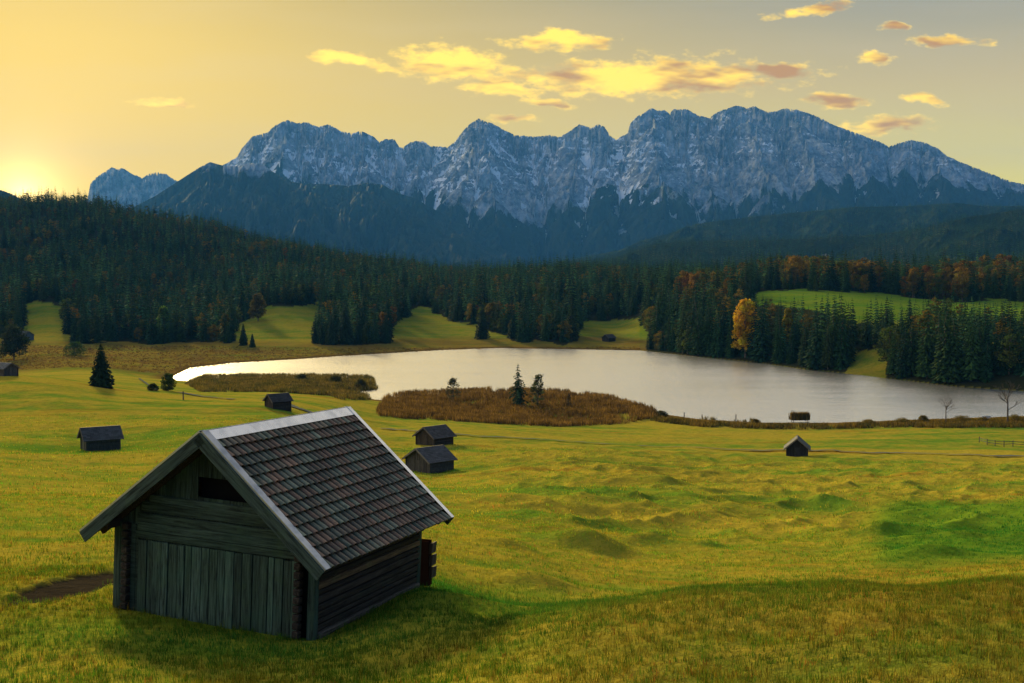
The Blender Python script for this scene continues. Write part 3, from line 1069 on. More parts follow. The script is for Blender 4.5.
ridge_layer('left_hill', SKY_L, 3600, 1300, 500, 80, 'forest_floor', 'dark hill at the left edge below the rising sun', spur=0.3, spur_scale=500, er=(250, 20, 3), seed=47, px_step=2)


def ridge_pts(sky_px, Dc, w_front, n, seed, lo=0.25):
    """random tree spots on a ridge sheet, read off the sheet itself"""
    return None


# ------------------------------------------------------------------ trees


def spruce_tpl(seed, h=18.0, rad=3.0, layers=20, nb=10, sub=2, base=0.10, col=(0.024, 0.060, 0.024), ragged=0.25, thin=0.0):
    r = np.random.default_rng(seed)
    V = []; T = []; Cc = []
    for i in range(layers):
        f = (i + r.uniform(-0.2, 0.2)) / layers
        zf = base + (1 - base) * f
        z = h * zf
        rr = rad * (1 - f) ** 0.82 * (0.75 + 0.25 * min(1, f * 6)) + 0.12
        a0 = r.uniform(0, 6.28)
        n = max(5, int(nb * (0.55 + 0.45 * (1 - f))))
        for j in range(n):
            if r.random() < thin:
                continue
            a = a0 + 2 * math.pi * (j + r.uniform(-0.3, 0.3)) / n
            L = rr * r.uniform(1 - ragged, 1 + ragged * 0.7)
            dx, dy = math.cos(a), math.sin(a)
            dr = 0.30 + 0.25 * (1 - f)
            w = L * 0.34 + 0.10
            cs = tuple(np.array(col) * r.uniform(0.6, 1.35))
            for s_ in range(sub):
                u0 = s_ / sub; u1 = (s_ + 1.15) / sub
                um = (u0 + u1) / 2
                ww = w * (1 - 0.5 * um) * (1.0 if s_ else 0.8)
                def P(u, side, drop):
                    return (dx * L * u - dy * side, dy * L * u + dx * side, z - dr * L * u ** 1.4 + drop + 0.05 * L * (u > .9))
                o = len(V)
                V += [P(u0, 0, 0.12), P(um, ww, -0.22 * ww - 0.1), P(u1, 0, 0.0), P(um, -ww, -0.22 * ww - 0.1), P(um, 0, -0.55 * ww - 0.12)]
                T += [(o, o + 1, o + 2), (o, o + 2, o + 3), (o, o + 4, o + 2)]
                Cc += [cs] * 5
    o = len(V)
    V += [(0, 0, h * 1.03), (0.12, 0, h * 0.93), (-0.06, 0.1, h * 0.93), (-0.06, -0.1, h * 0.93)]
    T += [(o, o + 1, o + 2), (o, o + 2, o + 3), (o, o + 3, o + 1)]; Cc += [col] * 4
    return np.array(V), np.array(T), np.array(Cc)


def leafy_tpl(seed, h=14.0, rad=4.0, clumps=26, per=40, leaf=0.45, col=(0.16, 0.07, 0.015), bottom=0.22, spread=0.3, narrow=0.0):
    r = np.random.default_rng(seed)
    f = r.uniform(0, 1, clumps) ** 0.9
    zc = h * (bottom + (0.93 - bottom) * f)
    env = rad * (np.sin(math.pi * np.minimum(0.97, 0.22 + 0.72 * f)) ** 0.6) * (1 - narrow * f)
    a = r.uniform(0, 6.28, clumps); q = env * np.sqrt(r.uniform(0.02, 0.8, clumps))
    ctr = np.stack([q * np.cos(a), q * np.sin(a), zc], 1)
    cr = rad * spread * r.uniform(0.7, 1.3, clumps)
    cc = np.array(col)[None] * r.uniform(0.6, 1.4, (clumps, 1)) * np.stack([r.uniform(0.85, 1.2, clumps), r.uniform(0.85, 1.15, clumps), np.ones(clumps)], 1)
    n = clumps * per
    unit = lambda v: v / np.linalg.norm(v, axis=1)[:, None]
    d = unit(r.normal(size=(n, 3))) * (np.repeat(cr, per) * r.uniform(0.3, 1.0, n) ** 0.5)[:, None]
    d[:, 2] *= 0.75
    p = np.repeat(ctr, per, 0) + d
    nn = unit(r.normal(size=(n, 3))); s = unit(np.cross(nn, r.normal(size=(n, 3)))); u = np.cross(nn, s)
    l = (leaf * r.uniform(0.6, 1.3, n))[:, None]
    V = np.stack([p - s * l * .5, p + u * l * .45, p + s * l * .6, p - u * l * .45], 1).reshape(-1, 3)
    o = (np.arange(n) * 4)[:, None]
    T = np.concatenate([o + [[0, 1, 2]], o + [[0, 2, 3]]])
    Cc = np.repeat(np.repeat(cc, per, 0) * r.uniform(0.75, 1.3, (n, 1)), 4, 0)
    return V, T, Cc


def trunk_tpl(h, r0, r1, limbs=0, seed=0, spread=2.5, droop=0.0):
    m = MB(seed); r = m.r
    pts = [np.array((0, 0, -0.6))]
    n = 5
    for i in range(1, n + 1):
        pts.append(np.array((r.normal() * 0.012 * h * (i > 1), r.normal() * 0.012 * h * (i > 1), h * i / n)))
    for i in range(n):
        m.tube(pts[i], pts[i + 1], r0 + (r1 - r0) * i / n, r0 + (r1 - r0) * (i + 1) / n, 6, caps=False)
    for i in range(limbs):
        f = r.uniform(0.3, 0.92); a = r.uniform(0, 6.28)
        p = np.array((0, 0, h * f)); L = spread * (1.1 - f * 0.6) * r.uniform(0.7, 1.2)
        q = p + np.array((math.cos(a) * L, math.sin(a) * L, L * r.uniform(0.5, 1.1)))
        m.tube(p, q, r0 * 0.42 * (1 - f * 0.5), r0 * 0.1, 5, caps=False)
        for k_ in range(3):
            b = a + r.uniform(-1.2, 1.2); s = p + (q - p) * r.uniform(0.35, 0.9); l2 = L * r.uniform(0.3, 0.6)
            m.tube(s, s + np.array((math.cos(b) * l2, math.sin(b) * l2, l2 * r.uniform(0.3, 1.2))), r0 * 0.13, r0 * 0.04, 4, caps=False)
    return m


def mesh_of(mb, name, mat):
    o = mb.build(name, mat); me = o.data
    bpy.data.objects.remove(o)
    return me


def stamp(tpl, P, S, A, colmul=None, sxy=None):
    """copy a template to many places: P (n,3), S scale, A turn"""
    V, T, Cc = tpl
    n, m = len(P), len(V)
    c, s = np.cos(A)[:, None], np.sin(A)[:, None]
    sx = (S if sxy is None else sxy)[:, None]
    x = (V[None, :, 0] * c - V[None, :, 1] * s) * sx + P[:, None, 0]
    y = (V[None, :, 0] * s + V[None, :, 1] * c) * sx + P[:, None, 1]
    z = V[None, :, 2] * S[:, None] + P[:, None, 2]
    VV = np.stack([x, y, z], -1).reshape(-1, 3)
    TT = (T[None] + (np.arange(n) * m)[:, None, None]).reshape(-1, T.shape[1])
    CC = np.repeat(Cc[None], n, 0)
    if colmul is not None:
        CC = CC * colmul[:, None, :]
    return VV, TT, CC.reshape(-1, 3)


def merge(parts):
    V = []; T = []; Cc = []; o = 0
    for v, t, c in parts:
        V.append(v); T.append(t + o); Cc.append(c); o += len(v)
    return np.concatenate(V), np.concatenate(T), np.concatenate(Cc)


def copy_tree(o, parent=None):
    c = o.copy(); COL.objects.link(c)
    if parent is not None:
        c.parent = parent
    for ch in list(o.children):
        copy_tree(ch, c)
    return c

# ------------------------------------------------------------------ forests


def scatter(n, pxr, Dr, seed):
    r = np.random.default_rng(seed)
    D = np.sqrt(r.uniform(Dr[0] ** 2, Dr[1] ** 2, n)); px = r.uniform(pxr[0], pxr[1], n)
    return (px - 512) / F * D, D, px


def forest_spots():
    X, D, px = scatter(60000, (-160, 1190), (380, 1650), 5)
    Z = H(X, D)
    _, py = proj(X, D, Z)
    keep = np.ones(len(X), bool)
    lk = seg_dist(X, D, LAKE); ins = in_poly(X, D, LAKE)
    keep &= ~ins & (lk > 1.2)
    # the near edge of the woods
    keep &= is_wood(X, D, px, py)
    # thin out by distance: 4.5 m spacing close to, wider far off
    dn = 0.95 * np.clip(900 / D, 0.7, 1.0)
    dn = np.where((px > 640) & (D < 620), 1.0, dn)
    patch = fbm(X / 60, D / 60, 3, 33)
    keep &= R.random(len(X)) < dn * np.clip(0.9 + patch * 0.8, 0.25, 1)
    # drop the side of the hills turned away from us
    keep &= (D < 1350) | (px > 420)
    return X[keep], D[keep], Z[keep], px[keep], py[keep]


fx, fD, fz, fpx, fpy = forest_spots()
nf = len(fx)
rr_ = R.random(nf)
warm = fbm(fx / 45, fD / 45, 3, 61)
rightband = sstep(fpx, 650, 720) * sstep(fD, 660, 700) * (1 - sstep(fD, 860, 930))
p_dec = 0.12 * (fpx < 660) + 0.02 + 0.30 * sstep(warm, 0.15, 0.45) * sstep(fpx, 150, 620) + 0.55 * rightband * sstep(warm, -0.1, 0.3) + 0.02 * (fD < 700) * (fpx > 650)
dec = rr_ < p_dec
hgt = np.where(dec, R.uniform(8, 16, nf), 17.5 * np.exp(R.normal(0, 0.27, nf)).clip(0.5, 1.6) * (0.8 + 0.25 * (fbm(fx / 70, fD / 70, 2, 63) + 0.5)))
hgt = np.where((rightband > 0.4) & dec, hgt * 1.35, hgt)
hgt *= np.interp(fD, [700, 1100], [1.0, 0.74])
wid = R.uniform(0.8, 1.2, nf)
# the shore wood on the right stays low enough to show the green strip behind it
_cap = np.interp(fpx, [640, 700, 745, 790, 830, 860, 1200], [262, 272, 298, 302, 296, 302, 306]) - 8 + 32 * R.random(nf) ** 1.3
_hc = (EYE + (280 - _cap) * fD / F) - fz
hgt = np.where((fpx > 640) & (fD < 640), np.clip(np.minimum(hgt * 1.15, _hc), 3.0, 30), hgt)

# rough visibility, front to back, on a coarse raster
order = np.argsort(fD)
buf = np.zeros((342, 640), bool)
vis = np.zeros(nf)
tp = proj(fx, fD, fz + hgt)[1]
wpx = np.where(dec, hgt * 0.55, hgt * 0.26) * F / fD
for i in order:
    x0 = int((fpx[i] - wpx[i] / 2 + 120) / 2); x1 = int((fpx[i] + wpx[i] / 2 + 120) / 2) + 1
    y0 = int(tp[i] / 2); y1 = int(fpy[i] / 2) + 1
    if fpx[i] < -5 or fpx[i] > 1029:
        continue
    sub = buf[max(y0, 0):y1, max(x0, 0):x1]
    vis[i] = (~sub).sum()
    sub[:] = True

SPR = [spruce_tpl(100 + i, 18, 2.9 + 0.35 * (i % 3), 22, 11, 2, 0.06 + 0.05 * (i % 2), col=((0.015, 0.044, 0.017), (0.024, 0.056, 0.016), (0.012, 0.038, 0.018), (0.030, 0.050, 0.014))[i % 4]) for i in range(6)]
SPL = [spruce_tpl(200 + i, 18, 2.5 + 0.45 * (i % 4), 13, 7, 1, 0.05, ragged=0.5, col=((0.015, 0.044, 0.017), (0.042, 0.090, 0.024), (0.022, 0.066, 0.030))[i % 3]) for i in range(8)]
DCOL = [(0.13, 0.078, 0.012), (0.17, 0.115, 0.014), (0.085, 0.075, 0.015), (0.115, 0.056, 0.014), (0.07, 0.095, 0.018), (0.14, 0.105, 0.016)]
DEC = [leafy_tpl(300 + i, 13, 3.6, 44, 50, 0.42, DCOL[i]) for i in range(6)]
DEL = [leafy_tpl(340 + i, 13, 3.6, 16, 16, 0.85, DCOL[i]) for i in range(6)]

TR = trunk_tpl(15, 0.22, 0.05).build
spruce_trunk_me = mesh_of(trunk_tpl(16.5, 0.24, 0.04, 0, 3), 'trunk', 'bark')
leafy_trunk_me = mesh_of(trunk_tpl(11, 0.26, 0.05, 9, 4, 2.6), 'trunk', 'bark')
SPR_ME = [np_mesh('crown', v, t, 'needles', c) for v, t, c in SPR]
DEC_ME = [np_mesh('crown', v, t, 'leaves', c) for v, t, c in DEC]


def where(px, D, py):
    """words for the stretch of wood a tree stands in"""
    if px < 75: return 'beside the small clearing at the left edge'
    if px < 235: return 'at the foot of the steep left forest'
    if px < 330: return 'around the left hillside meadow'
    if px < 400: return 'between the two far lakeside meadows'
    if px < 520: return 'above the middle far meadow'
    if px < 655: return 'on the far shore by the small right-hand meadow'
    if D > 640: return 'beyond the bright green strip on the right'
    if px < 760: return 'on the right shore left of the yellow tree'
    if px < 860: return 'on the right shore just past the yellow tree'
    return 'on the right shore by the green bank and beyond'


def plant(sel, metab, trunk_me, name, cat, desc, h0, ncol):
    protos = []
    for m in metab:
        e = empty(name); link('trunk', trunk_me, e); link('crown', m, e)
        protos.append(e)
    used = set()
    for n_, i in enumerate(sel):
        k_ = int(R.integers(len(protos))) if ncol is None else ncol[n_]
        if k_ in used:
            o = copy_tree(protos[k_])
        else:
            o = protos[k_]; used.add(k_)
        s = hgt[i] / h0
        o.location = (fx[i], fD[i], fz[i] - 0.2)
        o.scale = (s * wid[i], s * wid[i], s)
        o.rotation_euler = (0, 0, R.uniform(0, 6.28))
        w = where(fpx[i], fD[i], fpy[i])
        d = desc if ncol is None else desc[k_]
        tag(o, f'{d} {w}', cat, f'{cat}s {w}')
    for j, p in enumerate(protos):
        if j not in used:
            for ch in list(p.children): bpy.data.objects.remove(ch)
            bpy.data.objects.remove(p)


NIND = 285
si = np.where(~dec)[0]; si = si[np.argsort(-vis[si])]
di = np.where(dec)[0]; di = di[np.argsort(-vis[di])]
spr_sel, spr_rest = si[:NIND], si[NIND:]
dec_sel, dec_rest = di[:170], di[170:]
plant(spr_sel, SPR_ME, spruce_trunk_me, 'spruce_tree', 'spruce', 'dark green pointed spruce standing', 18, None)
DDESC = ['burnt orange round-crowned autumn tree', 'golden yellow round-crowned autumn tree', 'dull olive brown autumn tree', 'rusty red autumn tree', 'yellowish green broadleaf tree', 'ochre broadleaf tree']
dcols = R.integers(0, 6, nf)
dcols = np.where((rightband < 0.3) & (R.random(nf) < 0.8), R.choice([2, 4, 4, 5], nf), dcols)
dcols = np.where((dcols == 3) & (R.random(nf) < 0.6), 4, dcols)
plant(dec_sel, DEC_ME, leafy_trunk_me, 'autumn_tree', 'autumn tree', DDESC, 13, dcols[dec_sel])

parts = []
for j, tpl in enumerate(SPL):
    q = spr_rest[j::len(SPL)]
    if len(q):
        P = np.stack([fx[q], fD[q], fz[q] - 0.3], 1)
        mul = (R.uniform(0.45, 1.6, len(q))[:, None] * np.array([[1, 1, 1]])) * (1 + np.clip(warm[q], 0, 1)[:, None] * np.array([[0.5, 0.15, 0]]))
        parts.append(stamp(tpl, P, hgt[q] / 18, R.uniform(0, 6.28, len(q)), mul, hgt[q] / 18 * wid[q]))
for j, tpl in enumerate(DEL):
    q = dec_rest[dcols[dec_rest] == j]
    if len(q):
        P = np.stack([fx[q], fD[q], fz[q] - 0.3], 1)
        parts.append(stamp(tpl, P, hgt[q] / 13, R.uniform(0, 6.28, len(q)), None, hgt[q] / 13 * wid[q]))
V, T, Cc = merge(parts)
tag(link('forest', np_mesh('forest', V, T, 'needles', Cc)), 'dense dark conifer forest covering the hills beyond the lake', 'forest', kind='stuff')
print('forest trees', nf, len(T))

# woods on the ridges behind: small simple conifers
CONE = spruce_tpl(500, 18, 3.4, 5, 5, 1, 0.05)


def ridge_wood(objname, n, seed, lo, label, name, size=(12, 20), rust=0.08):
    me = bpy.data.objects[objname].data
    nv = len(me.vertices)
    co = np.empty(nv * 3, np.float32); me.vertices.foreach_get('co', co); co = co.reshape(-1, 3)
    np_ = len(me.polygons)
    li = np.empty(np_ * 4, np.int32); me.polygons.foreach_get('vertices', li); li = li.reshape(-1, 4)
    q = co[li]
    area = np.linalg.norm(np.cross(q[:, 1] - q[:, 0], q[:, 3] - q[:, 0]), axis=1)
    c = q.mean(1)
    px = 512 + F * c[:, 0] / c[:, 1]
    py = proj(c[:, 0], c[:, 1], c[:, 2])[1]
    w = area * (px > -60) * (px < 1090) * (py < lo)
    r = np.random.default_rng(seed)
    idx = r.choice(np_, n, p=w / w.sum())
    u = r.random((n, 1)); v = r.random((n, 1)); Q = q[idx]
    P = Q[:, 0] * (1 - u) * (1 - v) + Q[:, 1] * u * (1 - v) + Q[:, 2] * u * v + Q[:, 3] * (1 - u) * v
    P[:, 2] -= 0.5
    S = r.uniform(*size, n) / 18
    mul = r.uniform(0.6, 1.4, n)[:, None] * np.ones((1, 3))
    wn = fbm(P[:, 0] / 90, P[:, 1] / 90, 3, seed)
    red = (r.random(n) < rust * 4 * sstep(wn, 0.05, 0.4))
    mul[red] *= np.array([4.5, 1.7, 0.8])
    mul *= (1 + 0.5 * fbm(P[:, 0] / 200, P[:, 1] / 200, 3, seed + 2))[:, None]
    V, T, Cc = stamp(CONE, P, S, r.uniform(0, 6.28, n), mul)
    tag(link(name, np_mesh(name, V, T, 'needles', Cc)), label, 'forest', kind='stuff')


ridge_wood('rear_hill', 24000, 1, 262, 'far dark forest on the long ridge below the mountains', 'ridge_forest')
ridge_wood('wooded_hill', 20000, 2, 276, 'dark forest covering the nearer hill on the right', 'hill_forest')
ridge_wood('left_hill', 5000, 3, 240, 'dark forest on the hill at the left edge', 'edge_forest')


# ------------------------------------------------------------------ single trees


def tree(name, px, py, hp, kind, label, cat, seed=1, group=None, D=None, col=None, width=None):
    """one tree whose foot is seen at (px, py) and that stands hp pixels tall"""
    if D is None:
        D = ground_D(px, py, 40, 900)
    x = (px - 512) / F * D
    z = H1(x, D)
    h = hp * D / F
    o = empty(name, (x, D, z), 0.3 * seed)
    if kind == 'spruce':
        w = (width or 0.17) * h
        v, t, c = spruce_tpl(seed, h, w, 30, 13, 3, 0.05, col or (0.020, 0.040, 0.017), 0.3)
        link('trunk', mesh_of(trunk_tpl(h * 0.93, h * 0.014, 0.03, 0, seed), 'trunk', 'bark'), o)
        link('crown', np_mesh('crown', v, t, 'needles', c), o)
    elif kind == 'thin_spruce':
        w = (width or 0.17) * h
        v, t, c = spruce_tpl(seed, h, w, 24, 9, 3, 0.05, col or (0.028, 0.05, 0.02), 0.45, thin=0.2)
        link('trunk', mesh_of(trunk_tpl(h * 0.95, h * 0.014, 0.03, 0, seed), 'trunk', 'bark'), o)
        link('crown', np_mesh('crown', v, t, 'needles', c), o)
    elif kind == 'leafy':
        w = (width or 0.3) * h
        v, t, c = leafy_tpl(seed, h, w, 90, 60, 0.035 * h + 0.06, col or (0.05, 0.08, 0.02), 0.05 if cat == 'bush' else 0.14, 0.27, narrow=0.15 if cat == 'bush' else 0.35)
        link('trunk', mesh_of(trunk_tpl(h * 0.85, h * 0.02, 0.03, 8, seed, w), 'trunk', 'bark'), o)
        link('crown', np_mesh('crown', v, t, 'leaves', c), o)
    elif kind == 'sparse':
        w = (width or 0.3) * h
        v, t, c = leafy_tpl(seed, h, w, 60, 34, 0.035 * h, col or (0.05, 0.06, 0.025), 0.1, 0.2, narrow=0.4)
        link('trunk', mesh_of(trunk_tpl(h * 0.9, h * 0.025, 0.02, 16, seed, w * 0.9), 'trunk', 'bark'), o)
        link('crown', np_mesh('crown', v, t, 'leaves', c), o)
    elif kind == 'bare':
        m = MB(seed); r = m.r

        def grow(p, d, L, rad, dep):
            q = p + d * L
            m.tube(p, q, rad, rad * 0.62, 5, caps=False)
            if dep == 0:
                return
            for k_ in range(3 if dep > 1 else 4):
                a = r.uniform(0, 6.28); sp = r.uniform(0.35, 0.8)
                nd = d + np.array((math.cos(a), math.sin(a), 0.15)) * sp
                nd /= np.linalg.norm(nd)
                grow(p + d * L * r.uniform(0.6, 1.0), nd, L * r.uniform(0.55, 0.8), rad * 0.5, dep - 1)
        m.tube((0, 0, -0.4), (0, 0, h * 0.3), h * 0.022, h * 0.018, 6, caps=False)
        tr = m.build('trunk', 'bark', o)
        m = MB(seed); r = m.r
        grow(np.array((0, 0, h * 0.25)), np.array((0.03, 0, 1.0)), h * 0.34, h * 0.018, 4)
        for k_ in range(6):
            a = r.uniform(0, 6.28)
            grow(np.array((0, 0, h * r.uniform(0.2, 0.6))), np.array((math.cos(a), math.sin(a), 0.7)) / 1.22, h * 0.18, h * 0.008, 2)
        m.build('branches', 'bark', o)
    tag(o, label, cat, group)
    return o


tree('spruce_tree', 100, 387, 44, 'spruce', 'lone dense dark spruce standing on the left meadow above the marsh', 'spruce', 801, width=0.30)
tree('spruce_tree', 518, 407, 43, 'thin_spruce', 'taller ragged spruce rising from the brown reeds against the lake', 'spruce', 802, D=lake_pt(518, 407)[1], width=0.24)
tree('birch_tree', 538, 408, 34, 'sparse', 'smaller pale green tree right of the ragged spruce in the reeds', 'tree', 803, D=lake_pt(538, 408)[1], col=(0.07, 0.085, 0.035), width=0.30)
tree('shrub', 453, 402, 24, 'sparse', 'small half-bare shrub at the reed edge against the bright lake', 'shrub', 804, D=lake_pt(453, 402)[1], col=(0.06, 0.06, 0.03), width=0.38)
tree('sapling', 569, 409, 15, 'sparse', 'thin faint sapling in the reeds right of the two island trees', 'sapling', 805, D=lake_pt(569, 409)[1], col=(0.09, 0.07, 0.03), width=0.22)
tree('bush', 167, 391, 19, 'leafy', 'round olive green bush on the left meadow edge by the reeds', 'bush', 806, col=(0.075, 0.10, 0.018), width=0.42)
tree('bush', 152, 391, 7, 'leafy', 'low dark bush at the left foot of the round olive bush', 'bush', 807, col=(0.035, 0.05, 0.014), width=0.9)
tree('bare_tree', 948, 424, 30, 'bare', 'leafless young tree on the near shore at the right', 'tree', 808, width=0.3)
tree('bare_tree', 1010, 424, 46, 'bare', 'tall slender leafless tree on the near shore by the right edge', 'tree', 809)
tree('autumn_tree', 746, 362, 60, 'leafy', 'bright golden yellow tree at the edge of the right shore woods', 'autumn tree', 810, D=512, col=(0.42, 0.27, 0.012), width=0.28)
tree('autumn_tree', 788, 364, 44, 'leafy', 'slim yellow-green tree right of the bright golden tree on the shore', 'autumn tree', 811, D=500, col=(0.20, 0.17, 0.02), width=0.17)
tree('autumn_tree', 258, 322, 28, 'leafy', 'round olive tree at the top of the left hillside meadow', 'autumn tree', 812, D=690, col=(0.10, 0.085, 0.022), width=0.34)
tree('autumn_tree', 164, 322, 34, 'leafy', 'light green tree standing out low in the steep left forest', 'autumn tree', 813, D=640, col=(0.075, 0.13, 0.022), width=0.25)
tree('spruce_tree', 13, 360, 36, 'leafy', 'dark round tree at the left edge by the marsh', 'tree', 814, D=500, col=(0.025, 0.042, 0.018), width=0.5)
tree('bush', 74, 357, 13, 'leafy', 'green bush in the marsh left of the lone spruce', 'bush', 815, D=510, col=(0.035, 0.075, 0.022), width=0.9)
for j, (a_, b_, c_) in enumerate([(243, 348, 22), (252, 350, 14), (315, 349, 17), (386, 346, 34), (482, 341, 36), (345, 350, 44), (331, 350, 30)]):
    tree('spruce_tree', a_, b_, c_, 'spruce', ['small dark spruce at the left foot of the left hillside meadow', 'shorter spruce by the marsh below the left hillside meadow',
         'young spruce at the right foot of the left hillside meadow', 'spruce standing alone left of the middle far meadow', 'broad spruce in the middle of the far lakeside meadow',
         'tallest spruce at the shore right of the left hillside meadow', 'middling spruce beside the tallest one at the far shore'][j], 'spruce', 820 + j, D=[585, 575, 590, 612, 640, 590, 585][j], width=0.24)

# ------------------------------------------------------------------ reeds, shore growth, grass


def blades(n, pts, h, w, lean, cols, seed, per=5, spread=0.3):
    """clumps of bent blades, two triangles each"""
    r = np.random.default_rng(seed)
    P = np.repeat(pts, per, 0); m = len(P)
    P = P + np.stack([r.normal(0, spread, m), r.normal(0, spread, m), np.zeros(m)], 1)
    a = r.uniform(0, 6.28, m); hh = np.repeat(h, per) * r.uniform(0.55, 1.15, m); ww = np.repeat(w, per)
    l = r.normal(0, lean, m) * hh; b = r.uniform(0, 6.28, m)
    dx, dy = np.cos(a) * ww, np.sin(a) * ww
    lx, ly = np.cos(b) * l, np.sin(b) * l
    v0 = P + np.stack([-dx, -dy, 0 * a - 0.03], 1); v1 = P + np.stack([dx, dy, 0 * a - 0.03], 1)
    v2 = P + np.stack([lx * 0.35 - dx * .7, ly * 0.35 - dy * .7, hh * 0.6], 1); v3 = P + np.stack([lx * 0.35 + dx * .7, ly * 0.35 + dy * .7, hh * 0.6], 1)
    v4 = P + np.stack([lx, ly, hh], 1)
    V = np.stack([v0, v1, v2, v3, v4], 1).reshape(-1, 3)
    i = (np.arange(m) * 5)[:, None]
    T = np.concatenate([i + [[0, 1, 3]], i + [[0, 3, 2]], i + [[2, 3, 4]]], 0)
    cc = np.repeat(cols * r.uniform(0.6, 1.5, (len(cols), 1)), per, 0) * r.uniform(0.6, 1.4, (m, 1))
    return V, T, np.repeat(cc, 5, 0)


def region(poly, n, seed, Dlo, Dhi):
    """points on the ground inside an outline given as seen"""
    xs = [p[0] for p in poly]
    X, D, px = scatter(n, (min(xs), max(xs)), (Dlo, Dhi), seed)
    Z = H(X, D); _, py = proj(X, D, Z)
    k_ = in_poly(px, py, poly)
    return np.stack([X, D, Z], 1)[k_]


def reed(name, poly, n, seed, Dlo, Dhi, c1, c2, hh, label):
    P = region(poly, n, seed, Dlo, Dhi)
    P = P[fbm(P[:, 0] / 8, P[:, 1] / 14, 4, seed + 8) + 0.35 + P[:, 2] * 0 > R.uniform(-0.1, 0.25, len(P))]
    P[:, 2] = np.maximum(P[:, 2], 0.0)
    m = len(P); r = np.random.default_rng(seed)
    t = np.clip(0.5 + fbm(P[:, 0] / 7, P[:, 1] / 9, 3, seed) + r.normal(0, 0.2, m), 0, 1)[:, None]
    cols = np.array(c1) * (1 - t) + np.array(c2) * t
    hgt_ = hh * (1 + 0.45 * fbm(P[:, 0] / 9, P[:, 1] / 9, 3, seed + 1)) * r.uniform(0.8, 1.1, m)
    V, T, Cc = blades(0, P, hgt_, np.full(m, 0.06), 0.18, cols, seed, 7, 0.28)
    tag(link(name, np_mesh(name, V, T, 'reed_stalks', Cc)), label, 'reeds', kind='stuff')


reed('reed_bed', [(382, 402), (400, 399), (440, 397), (500, 394), (560, 397), (600, 401), (632, 407), (655, 413), (660, 417), (625, 424), (560, 427), (480, 425), (420, 424), (385, 424), (376, 412)],
     16000, 11, 262, 380, (0.065, 0.040, 0.011), (0.18, 0.105, 0.022), 1.25, 'rust brown reed bed in front of the lake')
reed('reed_fringe', [(185, 384), (200, 381), (250, 379), (330, 379), (372, 382), (378, 390), (352, 393), (372, 400), (340, 400), (330, 396), (270, 392), (200, 392)],
     14000, 12, 290, 430, (0.045, 0.05, 0.012), (0.15, 0.105, 0.02), 1.1, 'olive and brown reed spit reaching into the lake')
reed('shore_grass', [(655, 417), (700, 421.5), (750, 424.5), (800, 426), (850, 425), (900, 423), (960, 421), (1060, 418), (1060, 428), (960, 428), (900, 427.5), (800, 430), (700, 427), (650, 421)],
     16000, 13, 240, 310, (0.04, 0.045, 0.012), (0.16, 0.10, 0.015), 0.9, 'low brown sedge fringe along the near right shore')
reed('marsh_sedge', [(-20, 378), (-20, 345), (200, 346), (330, 348), (640, 347), (640, 351), (500, 350), (400, 354), (340, 358), (230, 365), (180, 376), (100, 376), (60, 372)],
     16000, 14, 430, 640, (0.07, 0.05, 0.015), (0.15, 0.085, 0.022), 0.5, 'brown marsh sedge along the far shore')

for j, (a_, b_, c_, w_) in enumerate([(360, 389, 8, .9), (335, 384, 7, 1.1), (301, 383, 7, 1.1), (662, 418, 5, 1.6), (905, 426, 5, 2.0), (925, 425, 7, 0.9), (965, 426, 6, 1.8), (985, 427, 5, 1.6), (1018, 427, 7, 1.5), (870, 426, 4, 2.0), (757, 425, 4, 1.2)]):
    tree('shore_bush', a_, b_, c_, 'leafy', ['leafy bush at the tip of the reed spit', 'dark bush on the reed spit just left of its tip', 'low dark bush midway along the reed spit',
         'low bush at the right end of the reed bed', 'low golden bush on the near shore left of the leafless young tree', 'low bush between the golden bush and the leafless young tree',
         'low golden bush just right of the leafless young tree', 'second bush right of the leafless young tree', 'low bush at the right edge under the tall slender tree',
         'small bush on the near shore midway to the lone right-hand hut', 'small bush on the shore above left of the lone right-hand hut'][j], 'bush', 840 + j,
         group='low bushes on the lake shore', D=lake_pt(a_, b_)[1], col=[(0.05, 0.055, 0.015), (0.14, 0.105, 0.018)][j > 3], width=w_)


